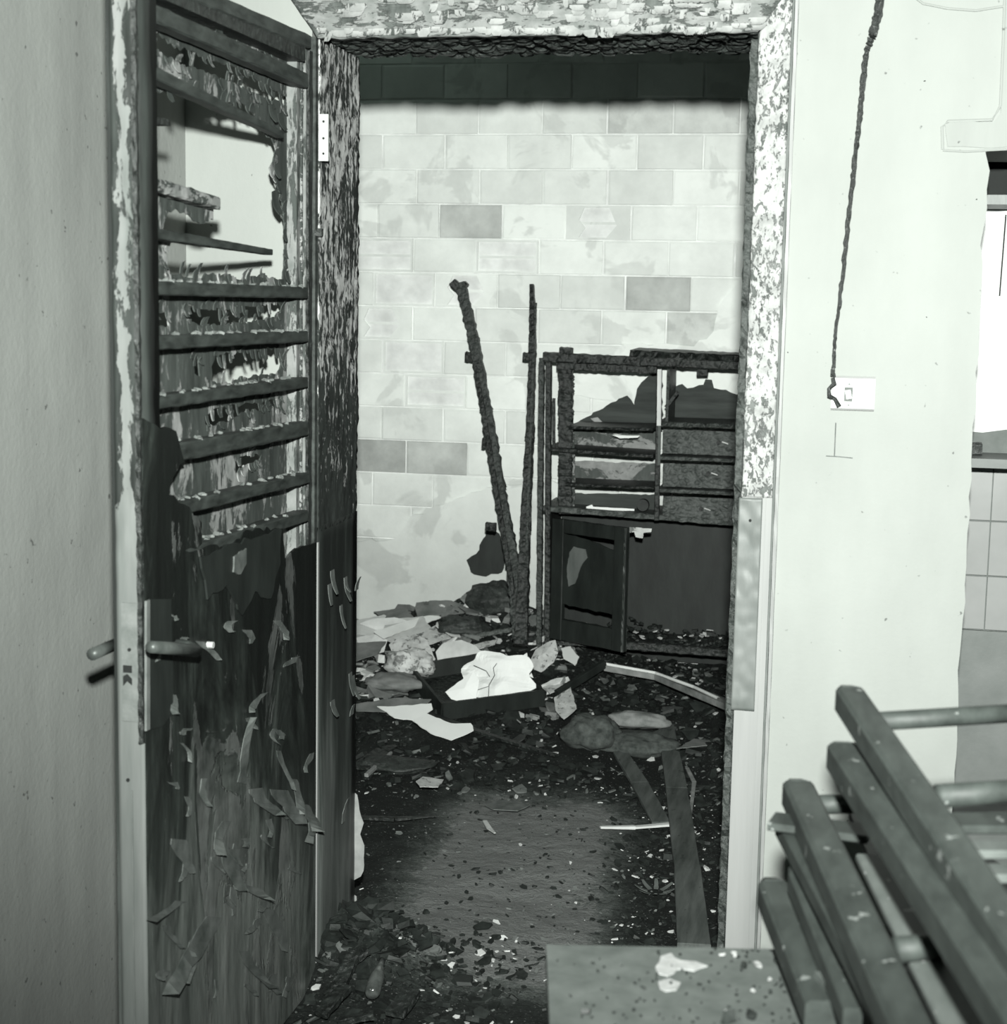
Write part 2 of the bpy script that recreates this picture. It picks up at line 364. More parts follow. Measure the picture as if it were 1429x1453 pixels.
# floor height: flat ash near the doorway, a heap of debris at the back of the inner room
def sm(a, b, x): t = max(0, min(1, (x-a)/(b-a))); return t*t*(3-2*t)
def fh(x, y):
    h = 0.012*noise.noise(V((x*4, y*4, 1)))+0.006*noise.noise(V((x*15, y*15, 2)))
    if y > -0.1:
        h += 0.05*sm(1.5, 2.1, y) + 0.05*sm(2.2, 2.9, y)
        h += 0.13*math.exp(-((x+0.05)/0.32)**2-((y-2.95)/0.38)**2) + 0.05*sm(2.35, 2.9, y)*sm(0.15, -0.2, x)
        h += 0.11*math.exp(-((x+0.42)/0.30)**2-((y-2.98)/0.30)**2) + 0.04*math.exp(-((x+0.5)/0.4)**2-((y-2.5)/0.35)**2)
        h += 0.03*sm(0.6, 0.85, x)*sm(0.3, 1.0, y) + 0.05*sm(0.62, 0.9, x)*sm(1.2, 2.0, y)
        h += 0.02*noise.noise(V((x*3.1, y*3.1, 5)))*sm(1.4, 2, y)
    h += 0.13*math.exp(-((x-0.07)/0.16)**2-((y-0.12)/0.17)**2)
    return h
# ================================================================== THE SETTING
DW, DH, DJ = 0.8916, 2.05, 0.2886          # door opening width, height, wall thickness
YB = 3.0                                    # face of the block wall at the back
mb = MB()
def ffn(x0, x1, y0, y1):
    return lambda a, b: V((x0+(x1-x0)*a, y0+(y1-y0)*b, fh(x0+(x1-x0)*a, y0+(y1-y0)*b)))
mb.grid(V(), V(), V(), 190, 320, ffn(-1.4, 2.9, -4.2, 3.1), V((0, 0, 0.08)))
struct(mb.build('floor', 'floor', smooth=True), 'floor covered in black ash and trodden grey dust')
XL, XE, ZO = -0.300, 1.340, 1.825           # left wall, right end of the door wall, underside of the part over the recess
mb = MB(); out = [(XL-.1, 0, -.02), (-.02, 0, -.02), (-.02, 0, DH+.02), (DW+.02, 0, DH+.02), (DW+.02, 0, -.02), (XE, 0, -.02)]
z = 0.0
rg = random.Random(4)
while z < ZO:                               # slightly chipped right corner
    out.append((XE + rg.uniform(-.004, .001) - (0.006 if rg.random() < .08 else 0), 0, max(z, 0))); z += 0.035
out += [(XE, 0, ZO), (2.9, 0, ZO), (2.9, 0, 2.75), (XL-.1, 0, 2.75)]
mb.plate(out, (0, DJ, 0))
wf = struct(mb.build('wall_front', 'wall_white'), 'wall with the doorway, pale plaster right of the door')
struct(MB().box((XL-.1, -4.2, -.05), (XL, 0.0, 2.75)).build('wall_left', 'wall_grey'), 'grey plastered wall behind the open door')
struct(MB().box((XL-.1, -4.2, 2.75), (2.9, 3.3, 2.85)).build('ceiling', 'ceil'))
struct(MB().box((-1.3, DJ, -.05), (-1.2, 3.2, 2.75)).build('wall_inner_left', 'wall_inner'))
struct(MB().box((1.29, DJ, -.05), (1.33, 3.2, 2.75)).build('wall_inner_right', 'wall_inner'))
struct(MB().box((2.8, -4.2, -.05), (2.9, 0.78, 2.75)).build('wall_right', 'wall_white'))

# back wall of hollow blocks, each block a part
wb = struct(MB().box((-1.25, YB+.0035, -.05), (1.4, YB+.2, 2.75)).build('wall_back', 'mortar'), 'bare wall of hollow clay blocks at the back of the burnt room')
CH, BL = 0.1335, 0.252
z0 = PY(700, 290, YB).z % CH
bm_ = {}
def brickmesh(kind, L=BL-.0045, H=CH-.0045):
    key = (kind, round(L, 3))
    if key in bm_: return bm_[key]
    rg = random.Random(len(bm_)*7+kind); m = MB(); e = lambda: rg.uniform(-.0035, .0035)
    x, h, b = L/2, H/2, .005
    if kind < 4:   # whole block with worn arrises
        m.add([(-x, 0, -h), (x, 0, -h), (x, 0, h), (-x, 0, h), (-x+b+e(), -.003, -h+b+e()), (x-b+e(), -.003, -h+b+e()), (x-b+e(), -.003+e()*.3, h-b+e()), (-x+b+e(), -.003, h-b+e()),
               (-x, .05, -h), (x, .05, -h), (x, .05, h), (-x, .05, h)],
              [(4, 5, 6, 7), (0, 1, 5, 4), (1, 2, 6, 5), (2, 3, 7, 6), (3, 0, 4, 7), (8, 9, 1, 0), (9, 10, 2, 1), (10, 11, 3, 2), (11, 8, 0, 3), (11, 10, 9, 8)])
    else:          # face broken away: rim and two cell webs
        t = .008; ww = x*(0.98 if kind == 4 else .9)
        m.box((-x, -.004, h-t), (x, .05, h)); m.box((-x, -.004, -h), (x, .05, -h+t))
        m.box((-x, -.004, -h+t), (-x+t, .05, h-t)); m.box((x-t, -.004, -h+t), (x, .05, h-t))
        m.box((-ww, .002, -.007), (ww, .05, .003)); m.box((-x+t, .040, -h+t), (x-t, .05, h-t))
        if kind == 5: m.plate([(-x+.001, -.0048, h-t), (-x+.07, -.0048, h-t), (-x+.05, -.0048, .01), (-x+.075, -.0048, -.02), (-x+.05, -.0048, -h+t), (-x+.001, -.0048, -h+t)], (0, .006, 0)); m.plate([(x-.001, -.0048, h-t), (x-.08, -.0048, h-t), (x-.05, -.0048, -.01), (x-.09, -.0048, -h+t), (x-.001, -.0048, -h+t)], (0, .006, 0))
    me = bpy.data.meshes.new('block_%d' % len(bm_)); me.from_pydata([tuple(v) for v in m.v], [], m.f); me.materials.append(MT['brick']); bm_[key] = me; return me
hollow = {}
for (px, py, kd) in [(580, 452, 5), (550, 499, 4), (596, 545, 4), (680, 362, 4), (762, 365, 4), (808, 315, 5), (527, 352, 4), (540, 405, 4), (610, 405, 4), (690, 408, 5)]:
    hollow[tuple(PY(px, py, YB))] = kd
dark = [tuple(PY(*q, YB)) for q in [(978, 416), (605, 640), (545, 640), (868, 165), (955, 460), (1000, 172)]]
def near(lst, x, z):
    for q in lst:
        if abs(q[0]-x) < BL*.5 and abs(q[2]-z) < CH*.5: return q
k = 0; rg = random.Random(11)
darkmesh = {}
row = 0; z = z0+CH*1
while z < 2.72:
    x = -1.22 + (BL/2 if row % 2 else 0) - rg.uniform(0, .05)
    while x < 1.30:
        cx, cz = x+BL/2, z+CH/2
        vis = -0.95 < cx < 1.25
        if vis:
            q = near(hollow, cx, cz); kd = hollow[q] if q else rg.randrange(4)
            me = brickmesh(kd)
            if near(dark, cx, cz) or rg.random() < .02:
                if kd not in darkmesh: d = me.copy(); d.materials[0] = MT['brick_dark']; darkmesh[kd] = d
                me = darkmesh[kd]
            b = bpy.data.objects.new('brick' if k == 0 else 'brick.%03d' % k, me); COL.objects.link(b); b.parent = wb
            b.location = V((cx+rg.uniform(-.002, .002), YB+rg.uniform(-.002, .003), cz)) - WL['wall_back']; b.rotation_euler = (0, 0, rg.uniform(-.006, .006)); k += 1
        x += BL
    z += CH; row += 1
# leftover render on the blocks (upper right, lower left, behind the cabinet)
for i, pl in enumerate([[(1012, 470), (1020, 435), (1050, 395), (1100, 380), (1100, 560), (905, 575), (800, 560), (790, 505), (900, 488), (985, 492)],
                        [(480, 770), (560, 765), (580, 735), (640, 712), (700, 690), (780, 680), (820, 700), (840, 930), (480, 930)],
                        [(515, 688), (600, 672), (640, 676), (610, 700), (560, 712), (516, 706)]][:2]):
    struct(MB().plate(jag([PY(a, b, YB-.013-.001*i) for a, b in pl], .008, .03, i), (0, .008, 0)).build('render_patch', 'render', wb), 'smooth pale render left on the blocks'); 
del_k = [o for o in COL.objects if o.name.startswith('render_patch')]
for o in del_k: del o['kind']
# burnt flap of board on the wall beside the leaning post
fl = MB().plate(jag([PY(a, b, YB-.03) for a, b in [(690, 752), (708, 757), (716, 790), (712, 812), (690, 818), (668, 812), (662, 795), (680, 780)]], .006, .02, 8), (0, .006, 0)).build('board_scrap', 'char_smooth')
tag(fl, 'torn black scrap of board on the block wall left of the leaning posts', 'board')

# ------------------------------------------------------------------ door lining and architraves
# left lining (reveal)
def scal(cell, depth, ax, big=.004):
    return lambda p: V(ax)*(alli(p, cell, depth) + big*noise.noise(V(p)*9))
n = scal(60, .003, (1, 0, 0), .002)
def lin_l(a, b):
    p = V((0, DJ*a, 1.02+(DH-1.02)*b)); return p + n(p) + (V((0, .012*noise.noise(V((3, 0, p.z*14))), 0)) if a > .95 else V())
t3 = MB().grid(V((-.006, 0, 0)), V(), V(), 34, 110, lin_l, (.018, 0, 0)).build('trim_3', 'jamb', smooth=True)
struct(t3, 'left door lining, paint flaked off charred wood')
lo_ = MB().grid(V((-.004, 0, 0)), V(), V(), 6, 30, lambda a, b: V((0.003*noise.noise(V((a*3, b*6, 3))), DJ*a, 1.03*b)), (.014, 0, 0)).build('lining_foot', 'jamb_low', t3, True)
lo_['label'] = 'smoother smoked lower half of the lining'
mb = MB(); rg = random.Random(3)
for i in range(11):
    flake(mb, (0.004, rg.uniform(.02, DJ-.01), rg.uniform(.25, .95)), (0, 1, 0), (0, 0, rg.choice([1, -1])), (1, 0, 0), rg.uniform(.01, .03), rg.uniform(.02, .06), rg.uniform(.4, 1.6), i)
mb.build('paint_flake', 'flake', t3)
mb = MB()
for i, pl in enumerate([[(500, 1122), (507, 1128), (510, 1150), (516, 1168), (511, 1184), (517, 1200), (516, 1236), (512, 1244), (500, 1250)], [(499, 1268), (506, 1272), (506, 1290), (500, 1300)], [(497, 1010), (505, 1012), (503, 1030), (498, 1034)]]):
    mb.plate(jag([PY(a, b, DJ-.004+.006*i) for a, b in pl], .0015, .015, i), (0, .002, 0))
mb.build('loose_flakes', 'flake_white', t3)['label'] = 'pale curled flakes of paint'
MB().box((-.002, -.014, .05), (.001, -.006, 1.0)).build('edge_bead', 'arch_clean', t3)['label'] = 'thin pale edge line'
# hinge plate with screws
hp = MB().box((-.001, -.014, 1.800), (.020, -.009, 1.895)).build('hinge_plate', 'zinc', t3)
for zz in (1.815, 1.846, 1.88): MB().tube([(.010, -.0145, zz), (.010, -.0155, zz)], .0025, 8).build('screw', 'black', hp)
MB().bar((-.035, -.012, 1.655), (.008, -.012, 1.655), .012, .016, n=6, rough=.2, seed=4).build('hinge_stub', 'char', t3)
# left architrave behind the door
struct(MB().box((-.075, -.018, 0), (-.006, 0, DH)).build('trim_6', 'slat'))
# head lining: alligatored underside
def soff(a, b):
    p = V((DW*a, DJ*b, DH)); return p - V((0, 0, 1))*(alli(V((p.x, p.y*1.6, 0)), 26, .012)+.006*noise.noise(p*7)) + (V((0, .012*noise.noise(V((p.x*20, 0, 0))), 0)) if b in (0, 1) else V())
t4 = MB().grid(V((0, 0, .010)), V(), V(), 230, 44, soff, (0, 0, -.012)).build('trim_4', 'char_fine', smooth=True)
struct(t4, 'charred scaly underside of the door head')
# right lining (hidden side) with a burnt ragged edge showing
t5 = MB().box((DW, 0, 0), (DW+.018, DJ, DH)).build('trim_5', 'char'); struct(t5, 'right door lining')
MB().bar((DW-.006, .02, .02), (DW-.006, .02, DH-.015), .016, .05, up=(0, 1, 0), n=120, rough=.22, seed=5).build('burnt_edge', 'char_fine', t5)
# head architrave with flaking scales
def head(a, b):
    x0, x1 = -.075+.075*(1-b), DW+.072-.072*(1-b); p = V((x0+(x1-x0)*a, -.022, DH-.004+.10*b))
    return p - V((0, 1, 0))*(alli(V((p.x*.6, 0, p.z)), 22, .006)+.004*noise.noise(p*8)) + (V((0, 0, .004*noise.noise(V((p.x*30, 0, 0))))) if b == 0 else V())
t1 = MB().grid(V(), V(), V(), 200, 28, head, (0, -.022, 0)).build('trim_1', 'head', smooth=True)
struct(t1, 'architrave over the doorway, scorched and flaking')
mb = MB(); rg = random.Random(8); x = 0.0; i = 0
while x < DW-.02:
    w_ = rg.uniform(.012, .036); flake(mb, (x+w_/2, -.026, DH+rg.uniform(.006, .016)), (1, 0, 0), (0, 0, -1), (0, -1, 0), w_*1.15, rg.uniform(.012, .022), rg.uniform(.8, 2.0), i); x += w_; i += 1
for j in range(80):
    flake(mb, (rg.uniform(0, DW), -.028, DH+rg.uniform(.02, .09)), (1, 0, 0), (0, 0, -1), (0, -1, 0), rg.uniform(.01, .05), rg.uniform(.008, .022), rg.uniform(.5, 1.6), j+200)
mb.build('paint_scale', 'veil', t1)['kind'] = 'stuff'
mb = MB()
for (xa, wd, sd) in ((.34, .10, 3), (.76, .11, 5)):
    sheet(mb, (xa+wd/2, -.033, DH+.092), (1, 0, 0), (0, 0, 1), wd, .055, .010, sd, 14, 8)
mb.build('hanging_paint_sheet', 'veil', t1)
# right architrave: burnt top, clean foot
ZS = PY(1060, 705, -.02).z
def archr(a, b):
    p = V((DW+.004+.060*a, -.020, ZS+(DH-.004+.10*a-ZS)*b)); e = 0
    if a == 0: e = -.005*abs(noise.noise(V((0, 0, p.z*25))))
    return p + V((e, 0, 0)) - V((0, 1, 0))*(alli(V((p.x, 0, p.z*.7)), 42, .004)+.003*noise.noise(p*12))
t2 = MB().grid(V(), V(), V(), 16, 210, archr, (0, -.020, 0)).build('trim_2', 'arch', smooth=True)
struct(t2, 'right architrave, paint burnt to flakes above and clean below')
MB().box((DW+.004, -.020, 0), (DW+.064, 0, ZS)).build('architrave_foot', 'arch_clean', t2)['label'] = 'clean cream painted lower part'
MB().box((DW+.048, -.023, 0), (DW+.052, -.020, ZS)).build('bead', 'arch_clean', t2)
MB().bar((DW+.0665, -.012, 0), (DW+.0665, -.012, DH+.09), .004, .022, up=(0, 1, 0)).build('gap_line', 'grout', t2)
MB().bar((DW+.0725, -.009, 0), (DW+.0725, -.009, DH+.10), .007, .018, up=(0, 1, 0), n=60, rough=.1).build('outer_bead', 'arch_clean', t2)
za, zb = PY(1060, 1008, -.02).z, PY(1060, 706, -.02).z
def bl(a, b):
    p = V((DW-.002+.047*a, -.0235, za+(zb-za)*b)); return p - V((0, 1, 0))*(.004*abs(noise.noise(V((p.x*22, 0, p.z*16))))+.002*noise.noise(p*40))
bp = MB().grid(V(), V(), V(), 14, 70, bl, (0, -.004, 0)).build('blistered_strip', 'blister', t2, True); bp['label'] = 'strip of grey blistered paint'
MB().tube([(DW+.022, -.0285, zb-.045), (DW+.022, -.0295, zb-.045)], .003, 10).build('nail_hole', 'black', bp)

# ------------------------------------------------------------------ recess right of the wall
YR = 0.55
def pr(x, y): return PY(x, y, YR)
wr = struct(MB().box((XE-.0, YR, -.05), (2.9, YR+.1, 2.75)).build('wall_recess', 'grout'), 'back of the recess beyond the white wall')
ztop, zsh = pr(1405, 655).z, pr(1405, 640).z
zt = [pr(1405, q).z for q in (656, 739, 817, 894)]
xv = pr(1404, 760).x; TW = zt[0]-zt[1]; g = .0015
xs = [xv-TW, xv, xv+TW, xv+2*TW, xv+3*TW, xv+4*TW]
for j in range(3):
    for i in range(5):
        MB().bar(((xs[i]+g), YR-.004, (zt[j]+zt[j+1])/2), ((xs[i+1]-g), YR-.004, (zt[j]+zt[j+1])/2), .008, zt[j]-zt[j+1]-2*g, bev=.15).build('tile', 'tile', wr)
MB().box((XE+.001, YR-.008, 0), (2.8, YR-.0005, zt[3]-g)).build('painted_board', 'tile_dark', wr)['label'] = 'grey board below the tiles'
wt = pr(1420, 612).z; wtop = pr(1420, 300).z
MB().plate(jag([V((XE+.001, YR-.006, wt)), V((XE+.06, YR-.006, wt-.004)), V((XE+.16, YR-.006, wt+.012)), V((2.8, YR-.006, wt+.02)), V((2.8, YR-.006, wtop)), V((XE+.001, YR-.006, wtop))], .002, .05, 3), (0, .005, 0)).build('white_panel', 'white_pan', wr)['label'] = 'bright white painted area above the ledge'
MB().bar(pr(1427, 305)-V((0, .008, 0)), pr(1418, 420)-V((0, .008, 0)), .003, .003).build('soot_run', 'black', wr)['label'] = 'thin black run down the white paint'
tag(MB().box((XE+.001, YR-.16, zt[0]+.002), (2.8, YR-.001, zt[0]+.022)).build('wall_ledge', 'tile_dark'), 'grey ledge on top of the tiles in the recess', 'shelf')
tag(MB().bar((XE+.004, YR-.07, zt[0]+.036), (XE+.055, YR-.07, zt[0]+.036), .03, .026, n=6, rough=.12).build('charred_stub', 'char'), 'black stub lying on the ledge over the tiles', 'debris')
rr = struct(MB().box((XE+.001, YR-.20, wtop+.004), (2.8, YR-.001, wtop+.024)).build('trim_7', 'blister'), 'grey rail over the white area in the recess')
struct(MB().box((XE+.001, YR-.03, wtop+.03), (2.8, YR-.001, 2.2)).build('gap_shade', 'black'), 'black board painted as the shade above the rail in the recess')  # solid black board stands in for the shade above the rail
# patch and peeled paint line on the white wall
struct_p = MB().plate(jag([PY(a, b, -.0045) for a, b in [(1341, 176), (1350, 172), (1410, 173), (1420, 160), (1424, 100), (1424, 0), (1480, 0), (1480, 208), (1400, 210), (1345, 208)]], .0015, .02, 2), (0, .004, 0)).build('filler_patch', 'wall_grey', wf)
struct_p['label'] = 'greyer patch of filler beside the recess'
mb = MB(); mb.tube([PY(a, b, -.003) for a, b in [(1338, 212), (1337, 180), (1345, 172), (1408, 170), (1420, 150), (1424, 60), (1426, 0)]], .003, 6); mb.tube([PY(a, b, -.003) for a, b in [(1338, 213), (1370, 215), (1429, 212)]], .002, 6)
mb.tube([PY(a, b, -.003) for a, b in [(1290, -10), (1310, 5), (1345, 12), (1385, 15), (1429, 8), (1450, 0)]], .0022, 6)
mb.build('paint_ridge', 'wall_white', wf)
mb = MB(); mb.tube([PY(a, b, -.001) for a, b in [(1186, 600), (1185, 625), (1184, 648)]], .0012, 5); mb.tube([PY(a, b, -.001) for a, b in [(1172, 647), (1190, 648), (1210, 650)]], .0010, 5); mb.build('crack', 'rub_mid', wf)
mb = MB()
for a, b, r in ((1312, 115, .003), (1386, 283, .003), (1315, 450, .002), (1118, 500, .002)): mb.chip(PY(a, b, -.001), r, r*.6, .001, rg)
mb.build('speck', 'black', wf)
# switch and burnt cable
a, b = PY(1181, 533, 0), PY(1240, 583, 0); sw = empty('light_switch', (a+b)/2)
sw.location.y = 0; WL[sw.name] = V(sw.location); tag(sw, 'white square light switch on the pale wall right of the doorway', 'switch')
MB().bar((a.x, -.0065, (a.z+b.z)/2), (b.x, -.0065, (a.z+b.z)/2), .012, a.z-b.z, bev=.35).build('switch_plate', 'switch', sw)
c = PY(1207, 559, -.0125); MB().bar((c.x-.0095, -.0135, c.z-.002), (c.x+.0015, -.0135, c.z), .006, .020, bev=.2).build('rocker', 'rocker', sw)
MB().box((c.x-.012, -.013, c.z-.015), (c.x+.004, -.0122, c.z+.013)).build('rocker_surround', 'grout', sw)
for zz in (.019, -.022): MB().tube([(c.x-.003, -.0126, c.z+zz), (c.x-.003, -.0136, c.z+zz)], .0022, 10).build('screw', 'steel', sw)
mb = MB(); rg = random.Random(6)
path = [(1252, -25, 6), (1246, 20, 6.5), (1238, 50, 6), (1230, 72, 4), (1225, 110, 4.2), (1221, 160, 4), (1216, 200, 3.6), (1210, 260, 3.6), (1203, 320, 3.2), (1197, 380, 3.4), (1190, 440, 2.8), (1185, 480, 2.6), (1183, 520, 2.6), (1182, 536, 4)]
pts, rs = [], []
for i in range(len(path)-1):
    for t in range(10):
        q = [path[i][j]+(path[i+1][j]-path[i][j])*t/10 for j in range(3)]; pts.append(PY(q[0]+rg.uniform(-.8, .8), q[1], -.022)); rs.append(q[2]/690*rg.uniform(.75, 1.1))
mb.tube(pts, .004, 7, rs)
mb.tube([PY(a, b, -.021) for a, b in [(1182, 536), (1184, 545), (1176, 552), (1177, 562), (1185, 566), (1191, 577)]], .004, 7, [.004, .0055, .0035, .005, .004, .005])
tag(mb.build('burnt_cable', 'cable'), 'black burnt electric cable hanging down the pale wall to the switch', 'cable')

# ------------------------------------------------------------------ the open door
DX, TH, YL, YH = 0.0, 0.045, -0.905, -0.022      # visible face, thickness, leading edge, hinge edge
door = empty('door_1', (0, YH, 0)); door['kind'] = 'structure'; door['label'] = 'open door, upper panel burnt down to its slats'
# leading stile (edge towards the viewer)
zc = 2.40
def eg(a, b):
    p = V((-TH+TH*a, YL, .012+(DH-.03)*b)); return p - V((0, 1, 0))*(.003*noise.noise(V((p.x*60, 0, p.z*25)))*sm(.95, 1.2, p.z))
st = MB().grid(V(), V(), V(), 8, 160, eg, (0, -.075, 0)).build('leading_stile', 'edge', door, True)
MB().box((-TH-.007, YL+.004, .012), (-TH, YL+.03, DH-.02)).build('edge_bead', 'jamb_low', st)
MB().bar((-.003, YL-.001, .80), (-.003, YL-.001, DH-.03), .008, .010, up=(0, 1, 0), n=90, rough=.25, seed=2).build('burnt_arris', 'char', st)
MB().bar((-.021, YL-.0025, .02), (-.021, YL-.0025, .72), .002, .002, up=(0, 1, 0)).build('joint_line', 'grout', st)
# hinge stile and rails
hs = MB().box((-TH, YH-.068, .012), (-.022, YH, DH-.02)).build('hinge_stile', 'stile_pale', door)
MB().bar((-.020, YH-.026, .95), (-.020, YH-.026, DH-.03), .008, .006, up=(0, 1, 0), n=50, rough=.1).build('stile_bead', 'stile_pale', hs)
MB().bar((-.020, YH-.044, .95), (-.020, YH-.044, DH-.03), .005, .006, up=(0, 1, 0), n=50, rough=.1).build('stile_bead', 'slat_grey', hs)
MB().bar((-.018, YH-.004, .90), (-.018, YH-.004, DH-.03), .012, .030, up=(0, 1, 0), n=50, rough=.15, seed=9).build('burnt_arris', 'char', hs)
MB().box((-TH, YL+.075, .012), (-.008, YH-.068, .09)).build('bottom_rail', 'slat', door)
MB().box((-TH, YL+.075, DH-.06), (-.004, YH-.068, DH-.02)).build('top_rail', 'char', door)
slats = [((300, -4, 280, 0), (448, 47, 436, 72), 'slat'), ((204, -6, 198, 25), (438, 104, 438, 124), 'slat'), ((198, 82, 198, 100), (411, 182, 405, 200), 'slat'),
         ((198, 160, 198, 172), (243, 170, 243, 179), 'char'), ((204, 316, 204, 340), (392, 353, 392, 363), 'slat'),
         ((205, 397, 205, 420), (438, 407, 438, 424), 'slat'), ((205, 475, 205, 500), (438, 470, 438, 485), 'slat'), ((205, 563, 205, 586), (438, 535, 438, 550), 'slat'),
         ((215, 636, 215, 664), (438, 596, 438, 620), 'slat'), ((215, 722, 215, 745), (440, 670, 440, 686), 'slat'), ((225, 790, 225, 812), (438, 723, 438, 741), 'slat')]
for i, (L_, R_, m) in enumerate(slats):
    a0, a1, b0, b1 = PX(L_[0], L_[1], 0), PX(L_[2], L_[3], 0), PX(R_[0], R_[1], 0), PX(R_[2], R_[3], 0)
    p, q = (a0+a1)/2, (b0+b1)/2; h = (abs(a0.z-a1.z)+abs(b0.z-b1.z))/2*.92; p.x = q.x = -.016
    if i in (0, 1, 5, 6, 7, 8, 9, 10): p.y = YL+.07
    MB().bar(p, q, .030, h, n=26, rough=.045, seed=i, bev=.1, taper=.6 if i in (2, 4) else 1).build('slat', m, door)
    if i in (5, 6, 7, 8, 9, 10):   # crumbs of burnt skin along the slat's top
        mb = MB(); r2 = random.Random(i+50)
        for _ in range(26):
            t = r2.random(); mb.chip(p+(q-p)*t+V((r2.uniform(-.01, .012), 0, h/2+.001)), .008, .006, .003, r2)
        mb.build('burnt_crumb', 'rub_mid', door)['kind'] = 'stuff'
# pale broken slat with torn veneer
p, q = PX(200, 258, -.02), PX(304, 288, -.02)
MB().bar(p, q, .026, .022, n=14, rough=.12, seed=40).build('slat', 'slat_grey', door)['label'] = 'pale half-burnt slat'
MB().plate(jag([PX(a, b, -.034) for a, b in [(200, 262), (303, 290), (303, 312), (285, 318), (262, 300), (240, 298), (232, 325), (222, 345), (204, 345)]], .004, .012, 4), (-.004, 0, 0)).build('veneer_scrap', 'back_skin', door)
# back skin with burnt-through holes
def pk(l, X): return [PX(a, b, X) for a, b in l]
XB = -TH+.002
outer = [V((XB, YL+.01, .02)), V((XB, YH-.01, .02)), V((XB, YH-.01, DH-.03)), V((XB, YL+.01, DH-.03))]
holes = [[(268, 8), (300, 22), (350, 42), (385, 60), (350, 64), (300, 46), (265, 24)],
         [(203, 38), (222, 46), (240, 62), (300, 84), (345, 98), (372, 116), (410, 140), (408, 150), (300, 106), (260, 92), (203, 62)],
         [(203, 112), (228, 132), (262, 128), (300, 138), (350, 150), (384, 190), (392, 215), (383, 238), (396, 262), (402, 300), (406, 345), (402, 396), (370, 390), (345, 396), (310, 388), (268, 394), (240, 388), (231, 362), (240, 346), (226, 338), (222, 312), (214, 300), (203, 296), (203, 200)],
         [(258, 432), (300, 440), (345, 434), (396, 430), (402, 442), (385, 452), (345, 458), (290, 462), (264, 452)],
         [(211, 440), (236, 442), (240, 462), (222, 466), (212, 458)],
         [(300, 520), (306, 504), (340, 500), (392, 494), (402, 510), (392, 532), (348, 535), (315, 546), (300, 542)],
         [(273, 508), (282, 506), (284, 534), (276, 530)],
         [(290, 590), (316, 578), (380, 570), (400, 562), (397, 578), (345, 584), (324, 600), (292, 602)],
         [(334, 656), (345, 648), (372, 644), (368, 655), (350, 660), (334, 672)]]
hj = [jag(pk(h, XB), .0045, .012, i) for i, h in enumerate(holes)]
for h in hj:
    for p_ in h: p_.y = max(YL+.03, min(YH-.03, p_.y)); p_.z = min(p_.z, DH-.05)
MB().plate(outer, (-.003, 0, 0), hj).build('back_skin', 'back_skin', door)
# curled edges of the holes
mb = MB(); rg = random.Random(21)
for h in hj:
    for i, p_ in enumerate(h):
        if rg.random() < .45: flake(mb, p_, (0, 1, 0), (0, 0, rg.choice([-1, -1, 1])), (1, 0, 0), rg.uniform(.008, .022), rg.uniform(.010, .026), rg.uniform(.3, 1.6), i)
mb.build('curled_veneer', 'back_skin', door)['kind'] = 'stuff'
mb = MB()
for a, b, s_ in ((385, 148, .03), (398, 160, .03), (392, 232, .025), (390, 270, .04), (404, 325, .02), (407, 385, .02), (218, 72, .02), (240, 125, .02), (310, 30, .03)):
    flake(mb, PX(a, b, -.035), (0, .9, .2), (0, -.2, -1), (1, -.3, 0), s_, s_*1.3, 1.3, a)
mb.build('hanging_veneer', 'skin_top', door)
# front skin, ragged along the burnt top
top = [(203, 592), (222, 604), (250, 612), (262, 655), (243, 682), (240, 702), (262, 716), (286, 742), (287, 772), (262, 782), (330, 772), (352, 752), (402, 750), (404, 792), (425, 778), (448, 768)]
pts = jag([PX(a, b, .001) for a, b in top], .005, .02, 31, closed=False)
pts = [V((.001, YL+.003, .016))] + [V((.001, YL+.003, pts[0].z))] + pts + [V((.001, YH-.002, pts[-1].z)), V((.001, YH-.002, .016))]
fs = MB().plate(pts, (-.005, 0, 0)).build('front_skin', 'skin', door)
MB().plate(jag([PX(a, b, .006) for a, b in [(285, 790), (330, 772), (400, 752), (398, 800), (392, 900), (360, 980), (330, 950), (300, 880)]][:0] or [PX(a, b, .006) for a, b in [(285, 790), (330, 772), (400, 752), (398, 800), (385, 850), (362, 838), (345, 872), (322, 830), (296, 850)]], .006, .02, 37), (-.004, 0, 0)).build('charred_sheet', 'char_smooth', fs)['label'] = 'charred outer layer hanging loose'
MB().plate(jag([PX(a, b, .009) for a, b in [(333, 790), (350, 778), (350, 800), (342, 815), (332, 812)]], .002, .01, 3), (-.003, 0, 0)).build('torn_tab', 'flake', fs)
mb = MB(); rg = random.Random(77)
